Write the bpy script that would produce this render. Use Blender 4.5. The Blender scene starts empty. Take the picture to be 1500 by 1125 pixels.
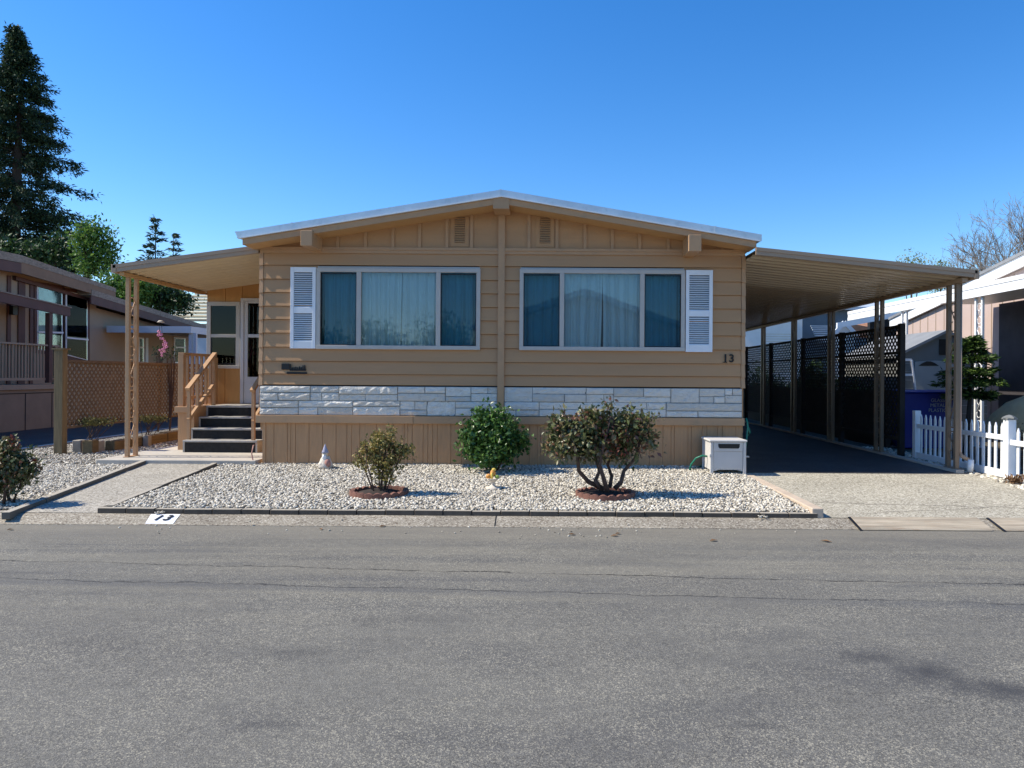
import bpy, bmesh, math, random
import numpy as np
from mathutils import Vector, Matrix
random.seed(7)
rng = np.random.default_rng(11)
SC = bpy.context.scene
R_ = math.radians

# ------------------------------------------------------------------ camera, sky, sun, exposure
FPX, DIST, CZ, ROLL = 1083.0, 10.95, 1.32, 0.0065      # focal length in photo pixels, metres to the facade, eye height
cam_d = bpy.data.cameras.new("camera")
cam = bpy.data.objects.new("camera", cam_d)
SC.collection.objects.link(cam)
SC.camera = cam
cam_d.sensor_width = 36
cam_d.lens = FPX / 1500 * 36
cam_d.shift_x, cam_d.shift_y = -53 / 1500, -11.5 / 1500
cam_d.clip_start, cam_d.clip_end = 0.1, 2000
cam.matrix_world = (Matrix.Translation((0, -DIST, CZ)) @ Matrix.Rotation(R_(90), 4, 'X') @ Matrix.Rotation(ROLL, 4, 'Z'))

SUN_EL, SUN_AZ = R_(45.5), R_(2.0)       # sun on the left, a hair in front of the facade plane
sdir = Vector((-math.cos(SUN_EL) * math.cos(SUN_AZ), -math.cos(SUN_EL) * math.sin(SUN_AZ), math.sin(SUN_EL)))
W = bpy.data.worlds.new("World")
SC.world = W
W.use_nodes = True
wn = W.node_tree
sky = wn.nodes.new("ShaderNodeTexSky")
sky.sky_type = 'NISHITA'
sky.sun_disc = False
sky.sun_elevation = SUN_EL
sky.sun_rotation = R_(270) + SUN_AZ
sky.altitude = 0
sky.air_density = 1.0
sky.dust_density = 0.15
sky.ozone_density = 4.0
wn.nodes["Background"].inputs["Strength"].default_value = 0.142
hs_ = wn.nodes.new("ShaderNodeHueSaturation")
hs_.inputs["Hue"].default_value = 0.506
hs_.inputs["Saturation"].default_value = 1.32
wn.links.new(sky.outputs[0], hs_.inputs["Color"])
wn.links.new(hs_.outputs[0], wn.nodes["Background"].inputs["Color"])
sl = bpy.data.lights.new("sun", 'SUN')
sl.energy = 4.6
sl.angle = R_(0.5)
sl.color = (1.0, 0.92, 0.78)
so = bpy.data.objects.new("sun", sl)
SC.collection.objects.link(so)
so.rotation_euler = sdir.to_track_quat('Z', 'Y').to_euler()
SC.view_settings.view_transform = 'Standard'
SC.view_settings.look = 'None'
SC.view_settings.exposure = 0.55
SC.view_settings.gamma = 1.0
SC.cycles.max_bounces = 6
SC.cycles.transparent_max_bounces = 12

# ------------------------------------------------------------------ helpers
def at(px, py, Y):
    """photo pixel at depth Y behind the facade plane -> point"""
    d = DIST + Y
    x, y = px - 803.0, py - 551.0
    return Vector(((x + ROLL * y) * d / FPX, Y, CZ - (y - ROLL * x) * d / FPX))

def link(o):
    SC.collection.objects.link(o)
    return o

def tag(o, label=None, cat=None, group=None, kind=None):
    if label: o["label"] = label
    if cat: o["category"] = cat
    if group: o["group"] = group
    if kind: o["kind"] = kind
    return o

def thing(name, loc, label, cat, group=None, rz=0.0):
    o = bpy.data.objects.new(name, None)
    o.empty_display_size = 0.2
    o.location = loc
    o.rotation_euler = (0, 0, rz)
    link(o)
    return tag(o, label, cat, group)

def world_loc(o):
    v = Vector((0, 0, 0))
    while o is not None:
        v += o.location
        o = o.parent
    return v

def copy_tree(o, parent=None, loc=None):
    c = o.copy()
    link(c)
    if parent is not None: c.parent = parent
    if loc is not None: c.location = loc
    for ch in list(o.children):
        copy_tree(ch, c)
    return c

class MB:
    def __init__(s): s.v, s.f = [], []
    def add(s, vs, fs):
        b = len(s.v)
        s.v += [tuple(p) for p in vs]
        s.f += [tuple(i + b for i in f) for f in fs]
        return s
    def box(s, x0, x1, y0, y1, z0, z1):
        vs = [(x, y, z) for z in (z0, z1) for y in (y0, y1) for x in (x0, x1)]
        return s.add(vs, [(0, 2, 3, 1), (4, 5, 7, 6), (0, 1, 5, 4), (2, 6, 7, 3), (0, 4, 6, 2), (1, 3, 7, 5)])
    def bar(s, a, b, w, h, up=(0, 0, 1)):
        a, b = Vector(a), Vector(b)
        d = (b - a).normalized()
        up = Vector(up)
        if abs(d.dot(up)) > 0.98: up = Vector((0, 1, 0))
        r = d.cross(up).normalized() * (w / 2)
        u = r.cross(d).normalized() * (h / 2)
        vs = [p + i * r + j * u for p in (a, b) for j in (-1, 1) for i in (-1, 1)]
        return s.add(vs, [(0, 2, 3, 1), (4, 5, 7, 6), (0, 1, 5, 4), (2, 6, 7, 3), (0, 4, 6, 2), (1, 3, 7, 5)])
    def prism(s, poly, axis, a, b):
        """poly of 2-D points; axis 'x' -> (y,z), 'y' -> (x,z), 'z' -> (x,y)"""
        def P(p, t):
            return (t, p[0], p[1]) if axis == 'x' else ((p[0], t, p[1]) if axis == 'y' else (p[0], p[1], t))
        n = len(poly)
        vs = [P(p, a) for p in poly] + [P(p, b) for p in poly]
        fs = [tuple(range(n))[::-1], tuple(range(n, 2 * n))]
        fs += [(i, (i + 1) % n, n + (i + 1) % n, n + i) for i in range(n)]
        return s.add(vs, fs)
    def ribbon(s, poly, axis, a, b):
        """open profile extruded to a sheet"""
        def P(p, t):
            return (t, p[0], p[1]) if axis == 'x' else ((p[0], t, p[1]) if axis == 'y' else (p[0], p[1], t))
        n = len(poly)
        vs = [P(p, a) for p in poly] + [P(p, b) for p in poly]
        return s.add(vs, [(i, i + 1, n + i + 1, n + i) for i in range(n - 1)])
    def tube(s, pts, r, n=8):
        pts = [Vector(p) for p in pts]
        rs = r if isinstance(r, (list, tuple)) else [r] * len(pts)
        vs, fs, m = [], [], len(pts)
        up = Vector((0.13, 0.21, 1)).normalized()
        for i, p in enumerate(pts):
            d = (pts[min(i + 1, m - 1)] - pts[max(i - 1, 0)])
            d = d.normalized() if d.length > 1e-9 else Vector((0, 0, 1))
            u = up if abs(d.dot(up)) < 0.95 else Vector((1, 0.1, 0)).normalized()
            a = d.cross(u).normalized()
            b = d.cross(a).normalized()
            for k in range(n):
                t = 2 * math.pi * k / n
                vs.append(p + (a * math.cos(t) + b * math.sin(t)) * rs[i])
        for i in range(m - 1):
            for k in range(n):
                fs.append((i * n + k, i * n + (k + 1) % n, (i + 1) * n + (k + 1) % n, (i + 1) * n + k))
        fs += [tuple(range(n))[::-1], tuple(range((m - 1) * n, m * n))]
        return s.add(vs, fs)
    def lathe(s, prof, c, n=16, wob=0.0):
        c = Vector(c)
        vs, fs, m = [], [], len(prof)
        for (r, z) in prof:
            for k in range(n):
                t = 2 * math.pi * k / n
                q = r * (1 + wob * math.sin(3 * t + z * 40))
                vs.append(c + Vector((q * math.cos(t), q * math.sin(t), z)))
        for i in range(m - 1):
            for k in range(n):
                fs.append((i * n + k, i * n + (k + 1) % n, (i + 1) * n + (k + 1) % n, (i + 1) * n + k))
        fs += [tuple(range(n))[::-1], tuple(range((m - 1) * n, m * n))]
        return s.add(vs, fs)
    def ball(s, c, rx, ry, rz, n=10, m=7, wob=0.0):
        prof = [(math.sin(math.pi * (i + 0.02) / (m + 0.04)), -math.cos(math.pi * (i + 0.02) / (m + 0.04))) for i in range(m + 1)]
        c = Vector(c)
        vs, fs = [], []
        for (r, z) in prof:
            for k in range(n):
                t = 2 * math.pi * k / n
                q = 1 + wob * (random.random() - 0.5)
                vs.append(c + Vector((rx * r * q * math.cos(t), ry * r * q * math.sin(t), rz * z * q)))
        for i in range(m):
            for k in range(n):
                fs.append((i * n + k, i * n + (k + 1) % n, (i + 1) * n + (k + 1) % n, (i + 1) * n + k))
        fs += [tuple(range(n))[::-1], tuple(range(m * n, (m + 1) * n))]
        return s.add(vs, fs)
    def sheet(s, x0, x1, y0, y1, zf, nx=1, ny=1):
        vs = [(x0 + (x1 - x0) * i / nx, y0 + (y1 - y0) * j / ny, zf(x0 + (x1 - x0) * i / nx, y0 + (y1 - y0) * j / ny)) for j in range(ny + 1) for i in range(nx + 1)]
        fs = [(j * (nx + 1) + i, j * (nx + 1) + i + 1, (j + 1) * (nx + 1) + i + 1, (j + 1) * (nx + 1) + i) for j in range(ny) for i in range(nx)]
        return s.add(vs, fs)
    def build(s, name, m, parent=None, smooth=False, bevel=0.0, origin=None):
        base = world_loc(parent) if parent is not None else Vector(origin or (0, 0, 0))
        me = bpy.data.meshes.new(name)
        me.from_pydata([(p[0] - base.x, p[1] - base.y, p[2] - base.z) for p in s.v], [], s.f)
        me.validate()
        if len(s.f) < 4000:
            bm = bmesh.new(); bm.from_mesh(me)
            bmesh.ops.recalc_face_normals(bm, faces=bm.faces)
            bm.to_mesh(me); bm.free()
        me.materials.append(m)
        if smooth:
            me.polygons.foreach_set("use_smooth", [True] * len(me.polygons))
        o = bpy.data.objects.new(name, me)
        link(o)
        if parent is not None: o.parent = parent
        else: o.location = base
        if bevel > 0:
            b = o.modifiers.new("bevel", 'BEVEL')
            b.width, b.segments, b.limit_method = bevel, 2, 'ANGLE'
        return o

def npmesh(name, V, F, m, parent=None, smooth=False, origin=None):
    base = world_loc(parent) if parent is not None else Vector(origin or (0, 0, 0))
    V = np.asarray(V, dtype=np.float32) - np.array([base.x, base.y, base.z], dtype=np.float32)
    F = np.asarray(F, dtype=np.int32)
    k = F.shape[1]
    me = bpy.data.meshes.new(name)
    me.vertices.add(len(V)); me.vertices.foreach_set("co", V.ravel())
    me.loops.add(F.size); me.loops.foreach_set("vertex_index", F.ravel())
    me.polygons.add(len(F))
    me.polygons.foreach_set("loop_start", np.arange(0, F.size, k, dtype=np.int32))
    me.polygons.foreach_set("loop_total", np.full(len(F), k, dtype=np.int32))
    if smooth: me.polygons.foreach_set("use_smooth", np.ones(len(F), dtype=bool))
    me.update(calc_edges=True)
    me.materials.append(m)
    o = bpy.data.objects.new(name, me)
    link(o)
    if parent is not None: o.parent = parent
    else: o.location = base
    return o

def text_mesh(name, body, size, m, parent, M, depth=0.004, shear=0.0, space=1.0, bold=0.0):
    cu = bpy.data.curves.new(name, 'FONT')
    cu.body, cu.size, cu.extrude, cu.shear, cu.align_x, cu.space_character = body, size, depth, shear, 'CENTER', space
    cu.align_y = 'CENTER'
    cu.offset = bold
    t = bpy.data.objects.new(name, cu)
    link(t)
    dg = bpy.context.evaluated_depsgraph_get()
    me = bpy.data.meshes.new_from_object(t.evaluated_get(dg))
    bpy.data.objects.remove(t)
    base = world_loc(parent)
    me.transform(Matrix.Translation(-base) @ M)
    me.materials.clear(); me.materials.append(m)
    o = bpy.data.objects.new(name, me)
    link(o)
    o.parent = parent
    return o

# ------------------------------------------------------------------ materials
def newmat(name):
    m = bpy.data.materials.new(name)
    m.use_nodes = True
    nt = m.node_tree
    return m, nt, nt.nodes["Principled BSDF"]

def N(nt, kind, **kw):
    n = nt.nodes.new(kind)
    for k, v in kw.items():
        if k in n.inputs: n.inputs[k].default_value = v
        else: setattr(n, k, v)
    return n

def mixc(nt, fac, a, b, mode='MIX'):
    n = nt.nodes.new("ShaderNodeMix")
    n.data_type, n.blend_type = 'RGBA', mode
    for sock, val in ((n.inputs[0], fac), (n.inputs[6], a), (n.inputs[7], b)):
        if hasattr(val, "links") or isinstance(val, bpy.types.NodeSocket): nt.links.new(val, sock)
        elif isinstance(val, (int, float)): sock.default_value = val
        else: sock.default_value = (*val[:3], 1)
    return n.outputs[2]

def ramp(nt, src, stops):
    r = nt.nodes.new("ShaderNodeValToRGB")
    els = r.color_ramp.elements
    while len(els) < len(stops): els.new(0.5)
    for e, (p, c) in zip(els, stops):
        e.position = p
        e.color = (c, c, c, 1) if isinstance(c, (int, float)) else (*c, 1)
    nt.links.new(src, r.inputs[0])
    return r.outputs[0]

def coords(nt, scale=(1, 1, 1)):
    g = nt.nodes.new("ShaderNodeNewGeometry")
    mp = nt.nodes.new("ShaderNodeMapping")
    mp.inputs["Scale"].default_value = scale
    nt.links.new(g.outputs["Position"], mp.inputs["Vector"])
    return mp.outputs[0]

def bump(nt, b, src, strength, dist=0.01):
    n = N(nt, "ShaderNodeBump", Strength=strength, Distance=dist)
    nt.links.new(src, n.inputs["Height"])
    nt.links.new(n.outputs[0], b.inputs["Normal"])

def noise(nt, vec, scale, detail=4, rough=0.6):
    n = N(nt, "ShaderNodeTexNoise", Scale=scale, Detail=detail, Roughness=rough)
    nt.links.new(vec, n.inputs["Vector"])
    return n.outputs[0]

def surf(name, col, rough=0.7, var=0.12, scale=3.0, stretch=(1, 1, 1), bumps=0.1, bscale=60, metal=0.0, dirt=None, spec=0.4):
    """painted / plain surface with uneven tone, fine grain and optional dirt"""
    m, nt, b = newmat(name)
    v = coords(nt, stretch)
    lo = tuple(c * (1 - var) for c in col); hi = tuple(min(1, c * (1 + var)) for c in col)
    c = mixc(nt, ramp(nt, noise(nt, v, scale), [(0.3, 0), (0.7, 1)]), lo, hi)
    if dirt:
        c = mixc(nt, ramp(nt, noise(nt, v, scale * 2.7, 6, 0.7), [(0.52, 0), (0.75, 0.6)]), c, dirt)
    nt.links.new(c, b.inputs["Base Color"])
    b.inputs["Roughness"].default_value = rough
    b.inputs["Metallic"].default_value = metal
    b.inputs["Specular IOR Level"].default_value = spec
    if bumps: bump(nt, b, noise(nt, v, bscale, 3), bumps, 0.004)
    return m

def pale_tops(m, col):  # blends a paler colour over upward-facing faces
    nt = m.node_tree
    b = nt.nodes["Principled BSDF"]
    src = b.inputs["Base Color"].links[0].from_socket
    g = nt.nodes.new("ShaderNodeNewGeometry")
    sx = nt.nodes.new("ShaderNodeSeparateXYZ"); nt.links.new(g.outputs["Normal"], sx.inputs[0])
    k = ramp(nt, sx.outputs[2], [(0.55, 0.0), (0.9, 0.85)])
    nt.links.new(mixc(nt, k, src, col), b.inputs["Base Color"])

def leafmat(name, cols, rough=0.5, trans=0.22, spec=0.35):
    m, nt, b = newmat(name)
    g = nt.nodes.new("ShaderNodeNewGeometry")
    n = len(cols)
    c = ramp(nt, g.outputs["Random Per Island"], [(i / max(1, n - 1), cols[i]) for i in range(n)])
    nt.links.new(c, b.inputs["Base Color"])
    b.inputs["Roughness"].default_value = rough
    b.inputs["Specular IOR Level"].default_value = spec
    t = nt.nodes.new("ShaderNodeBsdfTranslucent")
    nt.links.new(c, t.inputs["Color"])
    mx = nt.nodes.new("ShaderNodeMixShader")
    mx.inputs[0].default_value = trans
    nt.links.new(b.outputs[0], mx.inputs[1]); nt.links.new(t.outputs[0], mx.inputs[2])
    nt.links.new(mx.outputs[0], nt.nodes["Material Output"].inputs[0])
    return m

def glassmat(name, tint, refl=0.0, ior=1.8):
    m, nt, b = newmat(name)
    nt.nodes.remove(b)
    t = N(nt, "ShaderNodeBsdfTransparent"); t.inputs[0].default_value = (*tint, 1)
    g = N(nt, "ShaderNodeBsdfGlossy", Roughness=0.015)
    f = N(nt, "ShaderNodeFresnel", IOR=ior)
    v = coords(nt)
    bp = N(nt, "ShaderNodeBump", Strength=0.05, Distance=0.02)
    nt.links.new(noise(nt, v, 1.3, 1), bp.inputs["Height"])
    nt.links.new(bp.outputs[0], g.inputs["Normal"])
    a = N(nt, "ShaderNodeMath", operation='ADD'); a.inputs[1].default_value = refl
    nt.links.new(f.outputs[0], a.inputs[0])
    mx = nt.nodes.new("ShaderNodeMixShader")
    nt.links.new(a.outputs[0], mx.inputs[0]); nt.links.new(t.outputs[0], mx.inputs[1]); nt.links.new(g.outputs[0], mx.inputs[2])
    nt.links.new(mx.outputs[0], nt.nodes["Material Output"].inputs[0])
    return m

TAN = (0.47, 0.265, 0.125)
M = {}
M['siding'] = surf("siding_paint", TAN, 0.55, 0.06, 1.2, (0.4, 1, 3), 0.08, 90, dirt=(0.41, 0.23, 0.11))
M['trim'] = surf("trim_paint", (0.48, 0.285, 0.15), 0.55, 0.06, 2.0, (1, 1, 1), 0.08, 80, dirt=(0.33, 0.23, 0.14))
M['soffit'] = surf("soffit_paint", (0.54, 0.315, 0.14), 0.6, 0.07, 1.5, (1, 1, 1), 0.05, 70)
M['skirt'] = surf("skirt_paint", (0.50, 0.28, 0.135), 0.65, 0.10, 3.0, (6, 1, 0.7), 0.12, 70, dirt=(0.30, 0.2, 0.12))
M['ply'] = surf("plywood_paint", (0.55, 0.28, 0.09), 0.6, 0.08, 3.0, (4, 1, 0.7), 0.08, 70)
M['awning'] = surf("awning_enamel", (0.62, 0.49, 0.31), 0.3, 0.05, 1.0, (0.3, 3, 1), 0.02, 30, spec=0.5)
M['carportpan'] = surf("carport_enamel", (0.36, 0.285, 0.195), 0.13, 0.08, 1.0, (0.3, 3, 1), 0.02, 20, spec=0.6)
M['fasciametal'] = surf("gutter_enamel", (0.37, 0.255, 0.17), 0.35, 0.06, 2.0, (1, 1, 1), 0.03, 40)
M['galv'] = surf("galvanised_flashing", (0.62, 0.64, 0.66), 0.35, 0.12, 2.5, (1, 1, 1), 0.05, 40, metal=0.55, dirt=(0.4, 0.41, 0.42))
M['rooftop'] = surf("white_roof_coating", (0.7, 0.7, 0.68), 0.6, 0.08, 1.0)
M['white'] = surf("white_paint", (0.80, 0.81, 0.82), 0.4, 0.04, 4.0, (1, 1, 1), 0.03, 60)
M['frame'] = surf("window_frame", (0.50, 0.46, 0.41), 0.45, 0.05, 4.0, (1, 1, 1), 0.02, 60)
M['bluedoor'] = surf("door_paint", (0.56, 0.55, 0.56), 0.45, 0.03, 3.0)
M['dark'] = surf("dark_void", (0.012, 0.013, 0.014), 0.8, 0.2)
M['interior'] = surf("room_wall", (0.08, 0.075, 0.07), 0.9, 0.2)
M['curtain'] = surf("sheer_curtain", (0.72, 0.78, 0.78), 0.9, 0.05, 3.0, (3, 1, 0.4), 0.0)
M['glass'] = glassmat("window_glass", (0.88, 0.95, 0.96), 0.01, 1.6)
M['screenglass'] = glassmat("screened_glass", (0.50, 0.70, 0.76), 0.0, 1.4)
M['doorglass'] = glassmat("door_glass", (0.4, 0.45, 0.42), 0.0, 1.35)
M['nbglass'] = glassmat("neighbour_glass", (0.8, 0.88, 0.86), 0.0, 1.2)
M['black'] = surf("black_iron", (0.012, 0.012, 0.013), 0.45, 0.2)
M['numeral'] = surf("dark_numeral", (0.014, 0.011, 0.009), 0.5, 0.1)
M['riser'] = surf("black_step_mat", (0.022, 0.021, 0.02), 0.85, 0.3, 20, (1, 1, 1), 0.4, 150)
M['tread'] = surf("worn_tread", (0.42, 0.40, 0.37), 0.8, 0.15, 5, (1, 3, 1), 0.2, 100, dirt=(0.12, 0.11, 0.1))
M['plastic'] = surf("weathered_plastic", (0.60, 0.575, 0.54), 0.5, 0.05, 4)
M['hose'] = surf("green_hose", (0.01, 0.16, 0.10), 0.4, 0.1, 10)
M['pvc'] = surf("white_pvc", (0.75, 0.77, 0.78), 0.35, 0.03, 5)
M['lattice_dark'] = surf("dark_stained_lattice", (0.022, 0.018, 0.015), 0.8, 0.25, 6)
M['lattice_brown'] = surf("brown_lattice", (0.13, 0.095, 0.065), 0.8, 0.2, 6)
M['oldwood'] = surf("weathered_post", (0.20, 0.145, 0.075), 0.85, 0.25, 5, (6, 6, 0.5), 0.3, 60, dirt=(0.09, 0.075, 0.05))
M['timber'] = surf("landscape_timber", (0.17, 0.12, 0.06), 0.85, 0.3, 4, (3, 0.5, 6), 0.4, 50, dirt=(0.07, 0.05, 0.03))
M['block'] = surf("concrete_block", (0.33, 0.30, 0.26), 0.9, 0.2, 8, (1, 1, 1), 0.4, 80)
M['brick'] = surf("edging_concrete", (0.10, 0.082, 0.064), 0.9, 0.2, 6, (1, 1, 1), 0.5, 90, dirt=(0.14, 0.12, 0.10))
M['edge'] = surf("edging_concrete_pale", (0.15, 0.13, 0.105), 0.9, 0.2, 6, (1, 1, 1), 0.5, 90, dirt=(0.12, 0.1, 0.08))
M['postbrown'] = surf("post_enamel", (0.20, 0.142, 0.095), 0.4, 0.08, 3.0)
M['tancurb'] = surf("tan_concrete_strip", (0.52, 0.42, 0.32), 0.85, 0.12, 4, (1, 1, 1), 0.3, 90)
M['terra'] = surf("scalloped_edging", (0.19, 0.09, 0.065), 0.9, 0.2, 9, (1, 1, 1), 0.4, 80)
pale_tops(M['brick'], (0.40, 0.36, 0.29)); pale_tops(M['edge'], (0.44, 0.40, 0.33))
M['soil'] = surf("dark_soil", (0.035, 0.025, 0.02), 0.95, 0.4, 15, (1, 1, 1), 0.8, 60)
M['bark'] = surf("bark", (0.05, 0.038, 0.03), 0.9, 0.3, 12, (3, 3, 0.6), 0.6, 40)
M['stem'] = surf("thorny_stem", (0.09, 0.055, 0.04), 0.8, 0.3, 14)
M['greybark'] = surf("grey_twigs", (0.17, 0.15, 0.13), 0.9, 0.2, 6)
M['plate'] = surf("white_number_paint", (0.80, 0.80, 0.80), 0.6, 0.05, 14, dirt=(0.55, 0.54, 0.52))
M['figure'] = surf("pale_cast_stone", (0.62, 0.55, 0.46), 0.8, 0.2, 22, (1, 1, 1), 0.5, 70)
M['figpink'] = surf("faded_red_paint", (0.42, 0.22, 0.18), 0.8, 0.2, 16)
M['figblue'] = surf("faded_blue_paint", (0.33, 0.33, 0.42), 0.8, 0.2, 16)
M['orange'] = surf("orange_resin", (0.62, 0.28, 0.06), 0.6, 0.2, 30)
M['yellow'] = surf("yellow_resin", (0.68, 0.50, 0.10), 0.6, 0.2, 30)
M['greenresin'] = surf("green_resin", (0.30, 0.42, 0.08), 0.6, 0.2, 30)
M['pink'] = surf("pink_petals", (0.75, 0.26, 0.38), 0.6, 0.25, 30)
M['bin'] = surf("navy_bin_plastic", (0.012, 0.022, 0.20), 0.5, 0.1, 3)
M['shedwall'] = surf("shed_vinyl", (0.17, 0.175, 0.17), 0.6, 0.08, 3)
M['shedtrim'] = surf("shed_trim", (0.32, 0.34, 0.34), 0.6, 0.05, 3)
M['tarp'] = surf("tan_tarp", (0.42, 0.27, 0.13), 0.7, 0.15, 5, (1, 1, 1), 0.4, 14)
M['nbwall'] = surf("neighbour_mauve_siding", (0.34, 0.265, 0.19), 0.7, 0.07, 2, (1, 1, 1), 0.1, 30)
M['ventshade'] = surf("vent_shade", (0.20, 0.13, 0.075), 0.7, 0.1)  # darker siding tone, painted shade behind the louvres
M['nbtrim'] = surf("neighbour_brown_trim", (0.10, 0.045, 0.038), 0.6, 0.12, 3)
M['nbfascia'] = surf("neighbour_fascia", (0.21, 0.125, 0.075), 0.6, 0.12, 3)
M['nbdeck'] = surf("neighbour_deck_paint", (0.25, 0.19, 0.135), 0.7, 0.1, 3)
M['nbframe'] = surf("neighbour_white_frame", (0.72, 0.74, 0.76), 0.4, 0.03, 3)
M['blinds'] = surf("blinds", (0.58, 0.62, 0.60), 0.6, 0.1, 3, (1, 1, 30), 0.0)
M['metalpale'] = surf("pale_blue_awning", (0.50, 0.56, 0.63), 0.4, 0.06, 1.5)
M['shingle'] = surf("grey_brown_shingle", (0.26, 0.22, 0.18), 0.9, 0.35, 7, (1, 2, 4), 0.7, 25, dirt=(0.1, 0.08, 0.07))
M['pinkwall'] = surf("pink_beige_siding", (0.48, 0.37, 0.32), 0.7, 0.06, 1.5, (1, 1, 1), 0.05, 30)
M['whitemetal'] = surf("white_metal", (0.80, 0.80, 0.79), 0.4, 0.04, 2)
M['bluewall'] = surf("slate_blue_siding", (0.12, 0.155, 0.19), 0.7, 0.1, 2)
M['shadewall'] = surf("carport_shade_tone", (0.045, 0.04, 0.045), 0.8, 0.2)  # near-black standing for carport shade, no wall finish
M['orangeroof'] = surf("orange_shingle", (0.46, 0.22, 0.12), 0.9, 0.3, 5, (1, 1, 4), 0.4, 20)
M['greyroof'] = surf("grey_shed_roof", (0.22, 0.23, 0.24), 0.7, 0.12, 3)
M['creamwall'] = surf("cream_wall", (0.78, 0.77, 0.72), 0.7, 0.05, 2)
M['tileroof'] = surf("pale_tile_roof", (0.62, 0.56, 0.42), 0.8, 0.12, 3)
M['rust'] = surf("ramp_plate", (0.37, 0.315, 0.235), 0.85, 0.3, 2.2, (0.8, 9, 1), 0.5, 70, dirt=(0.26, 0.13, 0.06))

def speckle(name, base, dark, light, vs=110, big=0.5, rough=0.9, blotch=0.35, bmp=0.35):
    m, nt, b = newmat(name)
    v = coords(nt)
    vo = N(nt, "ShaderNodeTexVoronoi", Scale=vs); nt.links.new(v, vo.inputs["Vector"])
    sep = N(nt, "ShaderNodeSeparateColor"); nt.links.new(vo.outputs["Color"], sep.inputs[0])
    c = ramp(nt, sep.outputs[0], [(0.0, dark), (0.35, base), (0.72, base), (1.0, light)])
    bl = ramp(nt, noise(nt, v, big, 6, 0.65), [(0.3, 1 - blotch), (0.7, 1.0 + 0.0)])
    c = mixc(nt, 1.0, c, bl, 'MULTIPLY')
    nt.links.new(c, b.inputs["Base Color"])
    b.inputs["Roughness"].default_value = rough
    b.inputs["Specular IOR Level"].default_value = 0.25
    bump(nt, b, vo.outputs["Distance"], bmp, 0.006)
    return m

M['aggregate'] = speckle("exposed_aggregate", (0.40, 0.37, 0.31), (0.17, 0.15, 0.12), (0.66, 0.62, 0.54), 75, 0.8, blotch=0.25, bmp=0.6)
def cracked(name):
    m = speckle(name, (0.44, 0.405, 0.32), (0.17, 0.15, 0.115), (0.74, 0.69, 0.57), 70, 0.9, blotch=0.22, bmp=0.7)
    nt = m.node_tree
    b = nt.nodes["Principled BSDF"]
    src = b.inputs["Base Color"].links[0].from_socket
    v = coords(nt)
    xyz = N(nt, "ShaderNodeSeparateXYZ"); nt.links.new(v, xyz.inputs[0])
    def mth(op, a, bb, cl=False):
        n = N(nt, "ShaderNodeMath", operation=op, use_clamp=cl)
        for i, q in enumerate((a, bb)):
            if isinstance(q, (int, float)): n.inputs[i].default_value = q
            elif q is not None: nt.links.new(q, n.inputs[i])
        return n.outputs[0]
    wob = mth('MULTIPLY', mth('SUBTRACT', noise(nt, v, 2.5, 5, 0.7), 0.5), 0.28)
    c = src
    for (y0, s_, w_) in ((-2.20, -0.105, 0.020), (-3.9, 0.24, 0.016), (-1.3, 0.02, 0.008)):
        yy = mth('SUBTRACT', mth('SUBTRACT', xyz.outputs[1], mth('MULTIPLY', xyz.outputs[0], s_)), y0)
        k = mth('SUBTRACT', 1.0, mth('DIVIDE', mth('ABSOLUTE', mth('ADD', yy, wob), None), w_), True)
        c = mixc(nt, mth('MULTIPLY', k, 0.75), c, (0.07, 0.06, 0.05))
    nt.links.new(c, b.inputs["Base Color"])
    return m
M['drive'] = cracked("driveway_aggregate")
M['curb'] = speckle("old_curb_concrete", (0.34, 0.30, 0.235), (0.15, 0.12, 0.09), (0.56, 0.51, 0.42), 75, 1.3, blotch=0.35, bmp=0.6)
M['pad'] = surf("porch_pad_concrete", (0.46, 0.42, 0.36), 0.9, 0.1, 3, (1, 1, 1), 0.2, 80)
M['blacktop'] = speckle("dark_blacktop", (0.065, 0.066, 0.068), (0.035, 0.036, 0.038), (0.10, 0.10, 0.10), 60, 1.2, rough=0.6, blotch=0.55)  # the asphalt's own dark colour
M['gravelbase'] = speckle("gravel_bed", (0.13, 0.115, 0.095), (0.10, 0.09, 0.075), (0.4, 0.37, 0.32), 40, 1.0)
M['ground'] = speckle("bare_ground", (0.16, 0.14, 0.11), (0.1, 0.085, 0.07), (0.24, 0.21, 0.17), 20, 0.3)

def N2(nt, src):
    """road distance from far edge remapped to 0..1 (1 at the kerb)"""
    n = nt.nodes.new("ShaderNodeMapRange")
    n.inputs["From Min"].default_value, n.inputs["From Max"].default_value = -8.5, -3.54
    nt.links.new(src, n.inputs["Value"])
    return n.outputs[0]

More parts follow.
